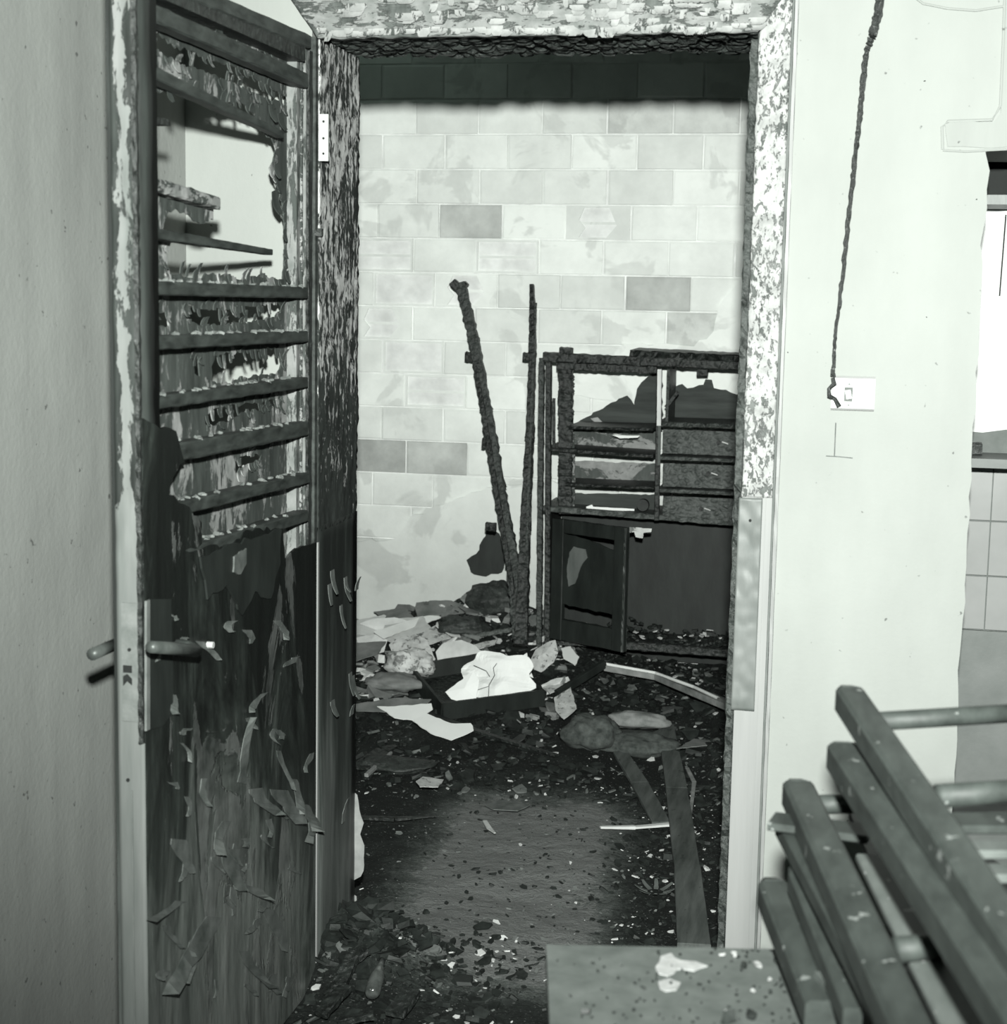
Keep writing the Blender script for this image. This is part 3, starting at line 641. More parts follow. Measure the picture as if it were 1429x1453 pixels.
def tongue(x, y, L, wd, ang, lift, i):
    """strip of paint lifting off the door skin, loose at its end"""
    rr_ = random.Random(i); d = (math.sin(ang), math.cos(ang)); pts_a, pts_b = [], []
    for k_ in range(7):
        t = k_/6; w_ = wd*(1-.75*t**2)*(1+rr_.uniform(-.25, .25)); bx = x+d[0]*L*t+6*math.sin(3*t+i); by = y+d[1]*L*t
        pts_a.append(PX(bx-w_/2, by, .0025)); pts_b.append(PX(bx+w_/2, by+rr_.uniform(-3, 3), .0025))
    vs = []
    for k_ in range(7):
        h = lift*(k_/6)**2; vs += [pts_a[k_]+V((h*.3, 0, 0)), pts_b[k_]+V((h, 0, 0))]
    n_ = len(vs); fs_ = []
    for k_ in range(6):
        q_ = 2*k_; fs_ += [(q_, q_+1, q_+3, q_+2), (n_+q_+2, n_+q_+3, n_+q_+1, n_+q_), (q_, q_+2, n_+q_+2, n_+q_), (q_+3, q_+1, n_+q_+1, n_+q_+3)]
    fs_ += [(1, 0, n_, n_+1), (n_-2, n_-1, 2*n_-1, 2*n_-2)]
    mb.add(vs+[v-V((.0015, 0, 0)) for v in vs], fs_)
for i, (x, y, L, wd, ang, lf) in enumerate([(258, 1278, 60, 14, -2.3+1.2, .020), (300, 1300, 130, 26, -.55, .030), (338, 1110, 95, 10, 2.9, .012), (322, 1165, 50, 14, -.3, .02), (368, 1120, 40, 22, .4, .025),
        (402, 1120, 50, 24, .2, .025), (430, 1140, 40, 16, .2, .030), (440, 1165, 30, 12, -.2, .02), (345, 1255, 36, 18, 1.0, .03), (288, 1105, 40, 8, .2, .012), (350, 1350, 60, 14, .5, .02), (402, 1065, 55, 6, .1, .01),
        (420, 1105, 50, 10, -.1, .02), (282, 1330, 70, 12, -.4, .02), (240, 985, 30, 10, .3, .015), (372, 985, 30, 8, -.5, .012), (330, 1205, 60, 26, .15, .012), (260, 1190, 50, 20, .1, .006), (385, 1290, 60, 20, .2, .006)]):
    tongue(x, y, L, wd, ang, lf, i)
for i in range(40):
    tongue(rg.uniform(225, 440), rg.uniform(860, 1400), rg.uniform(8, 34), rg.uniform(4, 12), rg.uniform(-.5, .5), rg.uniform(.002, .012), i+100)
mb.build('paint_curls', 'flake', fs)['kind'] = 'stuff'
# lock gear
lk = MB().box((-.036, YL-.003, .925-.02), (-.006, YL+.002, 1.10)).build('lock_plate', 'lock', st)
lk.location.z += PY(180, 950, YL).z - .99
dz = lk.location.z + WL[st.name].z
for (a, b, h) in ((183, 862, .003), (181, 1048, .003)):
    q = PY(a, b, YL-.003); MB().tube([(q.x, YL-.0028, q.z), (q.x, YL-.0045, q.z)], h, 10).build('screw', 'black', lk)
q = PY(180, 893, YL-.003)
MB().box((q.x-.007, YL-.0042, q.z-.002), (q.x+.008, YL-.002, q.z+.010)).build('latch_slot', 'black', lk)
MB().plate([(q.x-.007, YL-.0045, q.z-.008), (q.x, YL-.0045, q.z-.004), (q.x+.008, YL-.0045, q.z-.012), (q.x+.008, YL-.0045, q.z-.022), (q.x, YL-.0045, q.z-.016), (q.x-.007, YL-.0045, q.z-.024)], (0, .002, 0)).build('latch_bolt', 'black', lk)
e0, e1 = PX(209, 852, .006), PX(209, 1036, .006)
es = MB().bar(e0, e1, .004, .014, up=(0, 1, 0)).build('escutcheon_edge', 'lock', fs); es['label'] = 'pale metal edge of the handle plate'
MB().plate([PX(a, b, .004) for a, b in [(212, 850), (243, 850), (246, 1010), (232, 1030), (212, 1036)]], (-.002, 0, 0)).build('handle_plate', 'char_smooth', fs)
h0, h1 = PX(214, 918, .045), PX(278, 922, .045)
hd = MB().tube([h0, h0+(h1-h0)*.5, h1+V((0, 0, -.002)), h1+V((-.018, .012, .002)), h1+V((-.040, .014, .004))], .010, 12, [.0095, .0105, .0105, .010, .010]).build('lever_handle', 'steel', door, True)
q = PX(297, 915, .006); MB().tube([(q.x-.004, q.y, q.z), (q.x+.008, q.y, q.z)], .006, 10).build('screw_head', 'zinc', hd)
q = PY(155, 915, YL+.05); MB().tube([(-.075, YL+.055, q.z), (-.075, YL-.028, q.z+.001)], .010, 12).build('back_lever', 'steel', door, True)
MB().tube([(-.044, YL+.052, q.z), (-.075, YL+.052, q.z)], .008, 12).build('lever_neck', 'steel', door)

# ================================================================== INNER ROOM: burnt cabinet
YC = 2.68
def pc(x, y, dy=0): return PY(x, y, YC+dy)
cb = empty('burnt_cabinet', V((.45, YC+.15, fh(.45, YC+.15)))); tag(cb, 'charred wooden cabinet frame with drawers standing against the block wall', 'cabinet')
rg = random.Random(1)
def cbar(name, x0, y0, x1, y1, wpx, dep=.03, m='char', dy=0, n=30, rough=.12, seed=0, groove=0.0, par=None, bev=.12):
    w_ = wpx/(2313.8/(YC+dy+3.3))  # px to metres at the cabinet
    p, q = pc(x0, y0, dy), pc(x1, y1, dy); return MB().bar(p, q, dep, w_, up=(0, 0, 1) if abs((q-p).normalized().z) < .7 else (1, 0, 0), n=n, rough=rough, seed=seed, groove=groove, bev=bev).build(name, m, par or cb)
cbar('top_rail', 772, 506, 1075, 520, 13, .05, n=50)
cbar('top_board', 900, 500, 1075, 508, 10, .28, 'char', .13, 30, .1, 3)
cbar('top_lump', 795, 497, 812, 498, 9, .04, 'char', 0, 4, .2)
cbar('under_rail', 790, 518, 932, 524, 12, .02, 'char', .03, 30, .2, 5)
cbar('left_stile', 769, 508, 765, 925, 8, .03, 'char_fine', 0, 90, .12, 2, .10)
cbar('left_stile', 779, 508, 777, 925, 8, .03, 'char', .01, 60, .06, 3)
cbar('inner_post', 803, 516, 803, 728, 22, .04, 'char', .06, 44, .12, 4, .14)
cbar('thin_lath', 786, 565, 786, 640, 4, .01, 'char', .02, 12, .1)
cbar('divider', 936, 524, 932, 738, 7, .02, 'char', 0, 30, .03)
cbar('divider_edge', 936, 524, 935, 604, 6, .004, 'divider', -.013, 20, .06)  # upper front edge coloured bright so that it looks lit
cbar('divider_edge', 936, 604, 935, 660, 4, .004, 'chair_grey', -.013, 20, .06)
MB().plate(jag([PX(*q, pc(945, 560).x) if False else V((pc(945, 560).x, YC+d, pc(945, y_).z)) for d, y_ in [(.01, 524), (.26, 526), (.26, 598), (.01, 604)]], .004, .02, 2), (.010, 0, 0)).build('divider_panel', 'char_fine', cb)
cbar('shelf_cleat', 945, 578, 962, 556, 5, .01, 'char', .03, 6, .1)
# shelves and rails
def board(name, x0, y0, x1, y1, th, dep, m, n=30):
    p, q = pc(x0, y0, dep/2), pc(x1, y1, dep/2); p.z = pc(x0, y0).z; q.z = pc(x1, y1).z
    return MB().bar(p, q, dep, th, n=n, rough=.04, bev=.15).build(name, m, cb)
board('shelf', 815, 607, 932, 610, .012, .26, 'char'); board('shelf', 940, 602, 1075, 606, .018, .28, 'char_fine')
board('shelf', 783, 638, 932, 648, .014, .24, 'char'); board('shelf', 808, 688, 932, 693, .010, .20, 'char')
board('shelf', 940, 650, 1075, 655, .014, .24, 'char_drawer'); board('shelf', 938, 696, 1075, 702, .014, .24, 'char_drawer')
board('bottom_shelf', 780, 722, 1075, 745, .022, .27, 'char_drawer', 50)
# drawers
def drawer(y0, y1, tilt=0, m='char_drawer'):
    x0, x1 = 941, 1075; a, b = pc(x0, y0), pc(x1, y0+5); c_ = pc(x0, y1); H = a.z-c_.z-.004
    d = empty('drawer', a) ; d.parent = cb; d.location = a - WL[cb.name]; WL[d.name] = V(a)
    def fn(u, v):
        p = a+(b-a)*u - V((0, 0, H*(1-v))); return p - V((0, 1, 0))*(alli(V((p.x, 3, p.z*1.2)), 38, .005)+.003*noise.noise(p*20)) + V((0, .004, 0))
    MB().grid(V(), V(), V(), 90, 26, fn, (0, -.016, 0)).build('drawer_front', m, d, True)
    MB().box((a.x+.004, YC+.02, a.z-H), (a.x+.012, YC+.24, a.z-.015)).build('drawer_side', 'char', d)
    return d, a, H
ds = [drawer(609, 645), drawer(657, 692), drawer(704, 738)]
for (d, a, H), (kx, ky) in zip(ds, ((1020, 628), (1005, 672), (995, 722))):
    q = pc(kx, ky); MB().tube([(q.x, YC+.0, q.z), (q.x, YC-.013, q.z)], .008, 8).build('knob_stub', 'char', d)
    MB().bar((q.x+.012, YC-.009, q.z+.004), (q.x+.035, YC-.009, q.z-.003), .003, .004).build('scratch_edge', 'card_light', d)
# back panels: remains seen against the wall
def panel(name, pl, dy, m, lab=None, jg=.004, seed=1, dyt=.005):
    o = MB().plate(jag([PY(a, b, YC+dy) for a, b in pl], jg, .016, seed), (0, dyt, 0)).build(name, m, cb)
    if lab: o['label'] = lab
    return o
panel('back_panel', [(812, 602), (832, 592), (850, 582), (878, 566), (890, 561), (900, 575), (904, 552), (910, 543), (922, 532), (932, 528), (940, 528), (940, 612), (812, 612)], .25, 'back_panel')
panel('back_panel', [(955, 605), (955, 550), (968, 545), (975, 551), (998, 546), (1001, 538), (1010, 539), (1013, 551), (1030, 553), (1046, 560), (1075, 562), (1075, 606)], .25, 'back_panel', None, .003, 4)
panel('back_panel', [(812, 604), (828, 600), (840, 612), (852, 616), (905, 616), (934, 612), (934, 640), (812, 640)], .20, 'panel_grey', 'half-burnt grey panel')
panel('back_panel', [(812, 654), (934, 658), (934, 690), (812, 684)], .20, 'panel_grey', None, .003, 7)
panel('back_panel', [(812, 700), (934, 702), (934, 728), (812, 722)], .12, 'back_panel', None, .002, 8)
panel('paper_scrap', [(838, 594), (848, 592), (856, 600), (853, 606), (845, 600)], .24, 'flake_white', None, .001)
panel('white_strip', [(832, 719), (840, 716), (842, 719), (900, 722), (900, 725), (832, 723)], .02, 'paper', 'thin white strip on the bottom shelf', .0005, 1, .002)
panel('white_strip', [(868, 617), (890, 618), (908, 618), (905, 621), (880, 622)], .05, 'paper', None, .0005, 1, .002)
panel('side_lath', [(808, 612), (815, 614), (816, 720), (809, 722)], .05, 'slat_grey', None, .003, 5)
q = pc(912, 717, -.01); MB().tube([q, q+V((0, .03, 0))], .022, 16).build('charred_roll', 'rub_dark', cb)
cbar('hanging_cleat', 997, 516, 997, 533, 15, .02, 'char', .04, 4, .15)
# lower carcass
zf = pc(960, 915).z
MB().box((pc(772, 800).x, YC+.02, .12), (pc(772, 800).x+.014, YC+.28, pc(780, 730).z)).build('side_panel', 'char_smooth', cb)
xr = pc(1075, 700).x
MB().box((xr, YC, .10), (xr+.02, YC+.29, pc(1075, 512).z)).build('side_panel', 'char_smooth', cb)
MB().box((pc(772, 800).x+.016, YC+.272, .12), (xr, YC+.284, pc(960, 735).z-.02)).build('lower_back', 'char_smooth', cb)
cbar('bottom_rail', 885, 915, 1075, 930, 12, .03, 'char', 0, 40, .08, 8)
p_ = pc(780, 918); MB().box((p_.x, YC+.01, zf-.03), (xr, YC+.27, zf-.015)).build('floor_board', 'char', cb)
mb = MB(); rg = random.Random(15)
for i in range(260):
    x = rg.uniform(p_.x+.02, xr-.01); y = rg.uniform(YC+.03, YC+.26); hh = zf-.015 + max(0, .07*math.exp(-((x-.30)/.13)**2)+.02)*(.3+.7*(y-YC)/.27)*rg.random()
    mb.chip((x, y, hh), rg.uniform(.008, .022), rg.uniform(.006, .016), rg.uniform(.003, .008), rg)
mb.build('rubble', 'rub_dark', cb)['kind'] = 'stuff'
mb = MB()
for i in range(34):
    x = rg.uniform(p_.x+.02, xr-.01); y = rg.uniform(YC+.03, YC+.2); mb.chip((x, y, zf-.0+.035*rg.random()), rg.uniform(.006, .02), rg.uniform(.004, .010), .002, rg)
mb.build('pale_chips', 'rub_light', cb)['kind'] = 'stuff'
# legs
for x in (p_.x+.01, xr-.01): 
    for y in (YC+.02, YC+.26): MB().bar((x, y, .04), (x, y, zf-.02), .035, .035, up=(0, 1, 0), n=4, rough=.06).build('leg', 'char', cb)
# swung-open cabinet door, free edge towards the viewer
A = pc(786, 735); D_ = V((pc(786, 735).x, YC, 0)); FX = PY(889, 835, YC-.17).x; FY = YC-.17
du = V((FX-D_.x, FY-YC, 0)); Lw = du.length; du.normalize(); dn = V((du.y, -du.x, 0))
zt_, zb_ = PY(786, 735, YC).z, PY(786, 905, YC).z
cdr = empty('cabinet_door', (D_.x, YC, zb_)); cdr.parent = cb; cdr.location = V((D_.x, YC, zb_))-WL[cb.name]; WL[cdr.name] = V((D_.x, YC, zb_))
def dp(s_, z_): return D_+du*s_+V((0, 0, z_))
sw_ = .055
for a, b in ((dp(sw_/2, zb_), dp(sw_/2, zt_)), (dp(Lw-sw_/2, zb_), dp(Lw-sw_/2, zt_))): MB().bar(a, b, .022, sw_, up=tuple(du), n=20, rough=.02).build('door_stile', 'char_smooth', cdr)
MB().bar(dp(sw_, zt_-.025), dp(Lw-sw_, zt_-.025), .020, .05, n=14, rough=.05).build('door_rail', 'char_smooth', cdr)
MB().bar(dp(sw_, zb_+.04), dp(Lw-sw_, zb_+.04), .020, .08, n=14, rough=.03).build('door_rail', 'char_smooth', cdr)
MB().plate(jag([dp(sw_-.005, zb_+.14), dp(Lw-sw_, zb_+.13), dp(Lw-sw_, zt_-.09), dp(Lw*.7, zt_-.08), dp(Lw*.5, zt_-.065), dp(sw_, zt_-.052)], .004, .02, 6), dn*.005).build('door_panel', 'char_smooth', cdr)
MB().plate(jag([q+dn*.0058 for q in (dp(sw_+.02, zt_-.19), dp(sw_+.03, zt_-.25), dp(sw_+.06, zt_-.235), dp(sw_+.09, zt_-.16), dp(sw_+.115, zt_-.13), dp(sw_+.105, zt_-.10), dp(sw_+.05, zt_-.095), dp(sw_+.03, zt_-.12))], .002, .012, 6) , dn*.003).build('peeled_patch', 'blister', cdr)['label'] = 'greyer peeled patch on the door panel'
MB().bar(dp(Lw-.005, zb_), dp(Lw-.005, zt_), .024, .006, up=tuple(du), n=30, rough=.2).build('door_edge', 'jamb_low', cdr)
MB().plate(jag([PY(a, b, FY+.01) for a, b in [(893, 748), (925, 750), (924, 755), (913, 756), (912, 764), (902, 762), (900, 755), (893, 756)]], .001, .01, 3), (0, .003, 0)).build('paper_scrap', 'paper_grey', cb)

# ------------------------------------------------------------------ leaning burnt posts
def post(name, pl, w0, dep, m, lab, seed, blocks=()):
    n_ = len(pl); base = PY(pl[-1][0], pl[-1][1], pl[-1][2]); t = empty(name, V((base.x, base.y, base.z)))
    tag(t, lab, 'post', 'burnt posts leaning beside the cabinet'); mb = MB()
    P3 = [PY(a, b, Y) for a, b, Y in pl]
    for i in range(n_-1):
        mb.bar(P3[i], P3[i+1]+(P3[i+1]-P3[i])*.02, w0[i], dep, up=(0, 1, 0), n=16, rough=.13, seed=seed+i, groove=.16, taper=w0[i+1]/w0[i])
    sh = mb.build('shaft', m, t)
    for j, (a, b, Y, s_) in enumerate(blocks):
        p = PY(a, b, Y); MB().bar(p-V((.02, 0, .0)), p+V((.018, 0, -.002)), .03, s_, n=4, rough=.2, seed=j).build('notch_block', 'char', t)
    return t
pA = post('charred_post', [(654, 402, 2.90), (672, 480, 2.85), (690, 580, 2.78), (708, 690, 2.70), (728, 800, 2.60), (738, 905, 2.48)], [.040, .042, .044, .048, .052, .056], .035, 'char_fine',
     'wide scaly charred post leaning against the block wall, forked at its top', 3, [(668, 506, 2.84, .035), (692, 628, 2.74, .035), (697, 747, 2.64, .030)])
f0 = PY(654, 412, 2.90); MB().bar(f0, PY(642, 400, 2.90), .030, .03, up=(0, 1, 0), n=4, rough=.2, seed=3).build('fork', 'char', pA); MB().bar(f0, PY(662, 401, 2.90), .020, .03, up=(0, 1, 0), n=4, rough=.2, seed=5).build('fork', 'char', pA)
q0, q1 = PY(672, 500, 2.83), PY(735, 880, 2.49); MB().bar(q0, q1, .016, .012, up=(0, 1, 0), n=60, rough=.2, seed=9).build('splinter', 'char', pA)
pB = post('charred_post', [(755, 404, 2.86), (756, 500, 2.80), (752, 620, 2.72), (746, 750, 2.62), (739, 912, 2.46)], [.016, .026, .032, .040, .050], .03, 'char',
     'thin straight charred post standing between the wide post and the cabinet', 23, [(750, 506, 2.80, .03)])
q0, q1 = PY(760, 430, 2.84), PY(746, 820, 2.55); MB().bar(q0, q1, .010, .01, up=(0, 1, 0), n=60, rough=.2, seed=9).build('splinter', 'char_fine', pB)

# ------------------------------------------------------------------ debris on the floor
rg = random.Random(99)
def scat(n_, gen, sz, m, name, lab, cat='debris'):
    mb = MB()
    for i in range(n_):
        x, y = gen()
        if -.06 < y < .33 and not .01 < x < .88: continue
        if sz[1] > .025 and hits(x, y): continue
        s_ = rg.uniform(*sz)*(rg.random()**1.5*.9+.35); mb.chip((x, y, fh(x, y)+s_*.18), s_, s_*rg.uniform(.35, .9), s_*rg.uniform(.08, .3), rg)
    return tag(mb.build(name, m), lab, cat, None, 'stuff')
def hits(x, y):
    d = V((x, y, fh(x, y)+.03))-CAM; k = FPX/d.dot(Fw); a, b = 714.5+k*d.dot(Rt), 726.5-k*d.dot(Up)
    return any(x0 < a < x1 and y0 < b < y1 for x0, y0, x1, y1 in ((610, 915, 775, 1000), (540, 920, 625, 975), (585, 1005, 672, 1050), (780, 1005, 955, 1075), (525, 868, 640, 905)))
def back(): return rg.uniform(-.75, 1.1), 1.45+1.5*rg.random()**.8
def back_left(): return rg.uniform(-.8, .12), 2.15+.8*rg.random()**.8
def left_pile():
    a, r = rg.uniform(0, 6.28), abs(rg.gauss(0, .15)); return max(.02, .10+r*math.cos(a)), .10+r*math.sin(a)
def right_side():
    return rg.uniform(.60, .87) if rg.random() < .7 else rg.gauss(.62, .08), rg.uniform(.0, 1.6)
def midw(): return rg.gauss(.28, .25), rg.uniform(.0, 1.7)
def anyw(): return rg.uniform(-.5, 1.0), rg.uniform(-.5, 1.7)
scat(2600, back, (.008, .045), 'rub_dark', 'burnt_rubble', 'black burnt rubble heaped over the back of the inner floor')
scat(700, back, (.006, .030), 'rub_mid', 'grey_rubble', 'grey crumbs among the black rubble at the back')
scat(320, back, (.004, .018), 'rub_light', 'plaster_crumb', 'small pale plaster crumbs among the back rubble')
scat(260, back_left, (.02, .07), 'card', 'board_fragment', 'grey board fragments covering the left of the back heap')
scat(120, back_left, (.02, .06), 'card_light', 'pale_fragment', 'pale flakes of board and paper over the left of the back heap')
scat(420, left_pile, (.012, .045), 'rub_dark', 'charcoal_pile', 'pile of broken charcoal at the foot of the left jamb')
scat(90, left_pile, (.006, .022), 'rub_mid', 'ash_flake', 'grey ash flakes in the pile by the left jamb')
scat(650, right_side, (.005, .026), 'rub_dark', 'charcoal_crumb', 'black crumbs along the right side of the inner floor')
scat(130, right_side, (.004, .016), 'rub_light', 'paint_crumb', 'pale crumbs along the right side of the inner floor')
scat(900, anyw, (.003, .012), 'rub_mid', 'grit', 'fine grit scattered over the trodden floor')
scat(110, anyw, (.003, .009), 'rub_light', 'white_grit', 'white specks scattered over the trodden floor')
scat(500, midw, (.003, .014), 'rub_dark', 'floor_crumb', 'small black crumbs trodden into the lighter floor')
def xyl():
    return rg.uniform(-.05, .45), rg.uniform(-.25, .35)
scat(420, xyl, (.005, .024), 'rub_dark', 'threshold_rubble', 'charcoal bits spilling across the threshold')
scat(80, xyl, (.004, .016), 'rub_light', 'threshold_chips', 'pale chips spilling across the threshold')

def Pf(x, y, up=0.0):       # photograph pixel -> point on the debris surface
    d = ray(x, y); t = 1.8
    while t < 8:                # first point where the sight line meets the surface
        p = CAM+d*t
        if p.z < fh(p.x, p.y)+up:
            lo_t, hi_t = t-.03, t
            for _ in range(12):
                m_ = (lo_t+hi_t)/2; p = CAM+d*m_
                if p.z < fh(p.x, p.y)+up: hi_t = m_
                else: lo_t = m_
            return p
        t += .03
    return PZ(x, y, .05+up)
def poly(name, pl, up, th, m, lab, cat, seed=1, jg=.004, tilt=None, drop=None, group=None):
    """a flat broken piece lying on the debris: outline taken on one plane through its points"""
    ps = [Pf(a, b, up) for a, b in pl]; c = sum(ps, V())/len(ps)
    nrm = V(tilt or (0, 0, 1)).normalized(); out_ = []
    for (a, b) in pl:
        d = ray(a, b); t = (c-CAM).dot(nrm)/d.dot(nrm); out_.append(CAM+d*t)
    o = MB().plate(jag(out_, jg, .02, seed), nrm*-th).build(name, m); tag(o, lab, cat, group); return o
TB = (0.0, -.55, 1)   # lying piece tipped a little towards the viewer
poly('mortar_slab', [(536, 852), (590, 835), (640, 818), (668, 806), (700, 810), (712, 838), (690, 862), (640, 868), (585, 856), (545, 858)], .03, .02, 'clay', 'long pale broken slab of render on top of the heap by the block wall', 'slab', 1, .006, (0, -1, .6))
poly('pipe_cover', [(588, 862), (610, 852), (640, 852), (672, 862), (664, 870), (620, 872), (592, 874)], .03, .012, 'card', 'curved grey offcut just under the pale slab', 'offcut', 2, .003, TB)
light = [([(505, 880), (545, 872), (570, 884), (560, 898), (505, 905)], 'card_light', 'pale board scrap at the far left of the heap, topmost one'),
 ([(530, 868), (575, 862), (590, 880), (560, 888)], 'card', 'grey board scrap leaning at the top left of the heap'),
 ([(530, 896), (580, 880), (640, 866), (642, 872), (585, 890), (545, 906)], 'strip', 'thin pale lath lying across the scraps on the left'),
 ([(548, 880), (600, 874), (612, 892), (560, 912), (540, 905)], 'card_light', 'pale torn card under the thin lath'),
 ([(505, 900), (540, 905), (535, 925), (505, 935)], 'paper_grey', 'singed paper at the left edge under the pale scrap'),
 ([(590, 900), (622, 888), (640, 905), (605, 915)], 'paper_grey', 'small folded singed paper left of the fallen lath'),
 ([(620, 882), (650, 898), (655, 904), (640, 902), (618, 888)], 'card_light', 'narrow pale splinter pointing down to the right'),
 ([(505, 912), (548, 910), (535, 928), (505, 938)], 'card', 'grey flat scrap under the papers at the left'),
 ([(672, 915), (706, 906), (702, 914), (680, 920)], 'paper_grey', 'pale scrap below the charred lath beside the post foot'),
 ([(500, 1000), (560, 990), (612, 992), (604, 1002), (545, 1010), (500, 1008)], 'card', 'flat grey plank end at the left below the fallen drawer'),
 ([(535, 1002), (560, 1002), (612, 998), (614, 1006), (590, 1022), (560, 1018)], 'paper', 'white scrap of paper with a hole left of the drawer front'),
 ([(585, 1022), (605, 1012), (640, 1026), (668, 1026), (672, 1036), (640, 1050), (610, 1040)], 'paper', 'white torn paper lying in front of the fallen drawer'),
 ([(796, 920), (808, 917), (822, 932), (816, 944), (800, 934)], 'paper', 'small white card standing right of the crumpled sheets'),
 ([(770, 975), (800, 962), (808, 968), (780, 984)], 'paper_grey', 'fanned singed pages right of the big white sheet'),
 ([(786, 990), (810, 975), (818, 1005), (800, 1020), (788, 1008)], 'paper_grey', 'curling page hanging below the fanned pages'),
 ([(590, 1108), (600, 1102), (630, 1106), (622, 1116), (596, 1116)], 'paper_grey', 'patch of crumbled ash paper on the dark floor at left'),
 ([(688, 1142), (710, 1134), (752, 1142), (735, 1150), (700, 1148)], 'rub_mid', 'faint pale ash patch in the middle of the floor'),
 ([(1080, 1040), (960, 1062), (985, 1048), (1010, 1050), (1012, 1056)][1:], 'card', 'grey shard beside the top of the long plank')]
for i, (pl, m, lab) in enumerate(light):
    poly(('paper_scrap' if 'paper' in m else 'board_scrap'), pl, .05 if i < 16 else .02, .003, m, lab, 'paper' if 'paper' in m else 'scrap', i, .003, (random.Random(i).uniform(-.25, .25), -.35 if i < 15 else 0, 1), None)
# stones of clay / crumpled lumps
def lump(name, x, y, rx, ry, rz, m, lab, cat, seed, up=0.0, cr=.35):
    c = Pf(x, y, rz*.6+up); vs, fs_ = [], []; nu, nv = 36, 22
    mbk = MB()
    for j in range(nv+1):
        for i in range(nu):
            th, ph = math.pi*j/nv, 2*math.pi*i/nu; d = V((math.sin(th)*math.cos(ph), math.sin(th)*math.sin(ph), math.cos(th)))
            r_ = 1+cr*noise.noise(d*1.6+V((seed, 0, 0)))+cr*.6*abs(noise.noise(d*4+V((0, seed, 0))))+cr*.35*abs(noise.noise(d*9+V((0, 0, seed)))); vs.append(c+V((d.x*rx*r_, d.y*ry*r_, d.z*rz*r_)))
    for j in range(nv):
        for i in range(nu): fs_.append((j*nu+i, j*nu+(i+1) % nu, (j+1)*nu+(i+1) % nu, (j+1)*nu+i))
    o = mk(name, vs, fs_, m, None, True); tag(o, lab, cat); return o
lump('speckled_bundle', 580, 940, .095, .06, .045, 'paper_grey', 'speckled rounded bundle of singed paper left of the drawer', 'bundle', 3, .055)
lump('dark_bundle', 560, 968, .10, .06, .03, 'card', 'dark crumpled wrapping below the speckled bundle', 'bundle', 8, .03)
lump('round_cloth', 840, 1040, .085, .07, .055, 'cloth', 'round dark lump of cloth right of the fallen drawer', 'cloth', 5, .01)
lump('moulding_block', 905, 1022, .11, .035, .028, 'clay', 'long dusty grey lump beside the round cloth', 'debris', 6, .03, .25)
lump('cloth_heap', 905, 1055, .13, .08, .035, 'cloth', 'dark crumpled rag at the top of the two planks', 'cloth', 11)
lump('charcoal_lump', 655, 890, .10, .06, .04, 'ash', 'black mound of ash behind the papers', 'debris', 12)
lump('charcoal_lump', 700, 850, .11, .08, .06, 'ash', 'black mound of ash at the foot of the leaning posts', 'debris', 15)
lump('charcoal_lump', 560, 1085, .12, .06, .02, 'ash', 'low black hump of ash on the floor left of centre', 'debris', 19)
# big white crumpled sheets in the drawer
mb = MB(); c = Pf(708, 962, .07); sheet(mb, c, (1, 0, 0), (0, .45, .89), .27, .185, .020, 4, 18, 14, .003, .13, .030)
sh = mb.build('crumpled_sheet', 'paper', smooth=False); tag(sh, 'large bright white crumpled sheet lying in the fallen drawer', 'paper')
vis = lambda a, b, dy=0.0: c + V((0, -.06, 0))
crk = MB()
for (pl, r_) in (([(712, 932), (700, 948), (702, 958), (694, 972), (693, 992)], .0014), ([(672, 944), (690, 952), (695, 960)], .0012), ([(664, 984), (680, 978), (693, 974)], .0008)):
    # dark lines laid along the folds of the sheet
    pts = []
    for a, b in pl:
        d = ray(a, b); nn = V((0, -.84, .55)); t = (c+nn*.042-CAM).dot(nn)/d.dot(nn); pts.append(CAM+d*t)
    crk.tube(pts, r_, 5)
crk.build('fold_line', 'paper_line', sh)
def upright(pl, m, lab, name='loose_sheet', lean=.45, dz=.05, bend=.012, seed=1):
    """a stiff sheet standing or leaning in the debris, bent a little across its width"""
    low = max(pl, key=lambda q: q[1]); c0 = Pf(low[0], low[1], .01); n0 = V((0, -1, lean)).normalized(); out_ = []
    for a, b in pl:
        d = ray(a, b); t = (c0-CAM).dot(n0)/d.dot(n0); out_.append(CAM+d*t)
    o2 = jag(out_, .002, .018, seed); cc = sum(o2, V())/len(o2); loops = tessellate_polygon([o2+[cc]]) if False else None
    n_ = len(o2); top = o2+[cc+n0*bend]; vs = top+[q-n0*.002 for q in top]; N = n_+1; fs_ = []
    for k_ in range(n_):
        l_ = (k_+1) % n_; fs_ += [(k_, l_, n_), (N+l_, N+k_, N+n_), (k_, N+k_, N+l_, l_)]
    return tag(mk(name, vs, fs_, m), lab, 'paper')
upright([(618, 925), (630, 912), (655, 908), (675, 916), (690, 930), (686, 944), (650, 938), (622, 945)], 'card_light', 'pale curled card behind the white sheet, left of centre', seed=2)
upright([(632, 982), (650, 968), (672, 952), (680, 965), (676, 992), (655, 995), (640, 992)], 'paper', 'narrow white sheet at the left of the big crumpled one', seed=3)
upright([(752, 938), (760, 922), (778, 910), (788, 908), (792, 925), (786, 940), (768, 954), (758, 950)], 'paper_grey', 'rounded shaded fold of paper right of the big white sheet', seed=4, bend=.03)
upright([(734, 934), (748, 926), (752, 945), (757, 962), (742, 955)], 'paper', 'upright torn page behind the big white sheet', seed=5)
upright([(768, 972), (790, 962), (806, 960), (810, 968), (792, 980), (775, 986)], 'paper_grey', 'creased pages just right of the big white sheet', seed=6)
upright([(552, 915), (560, 905), (590, 900), (606, 908), (618, 935), (612, 945), (585, 940), (562, 938)], 'paper_grey', 'speckled domed sheet standing above the dark wrapping', seed=7, bend=.04)
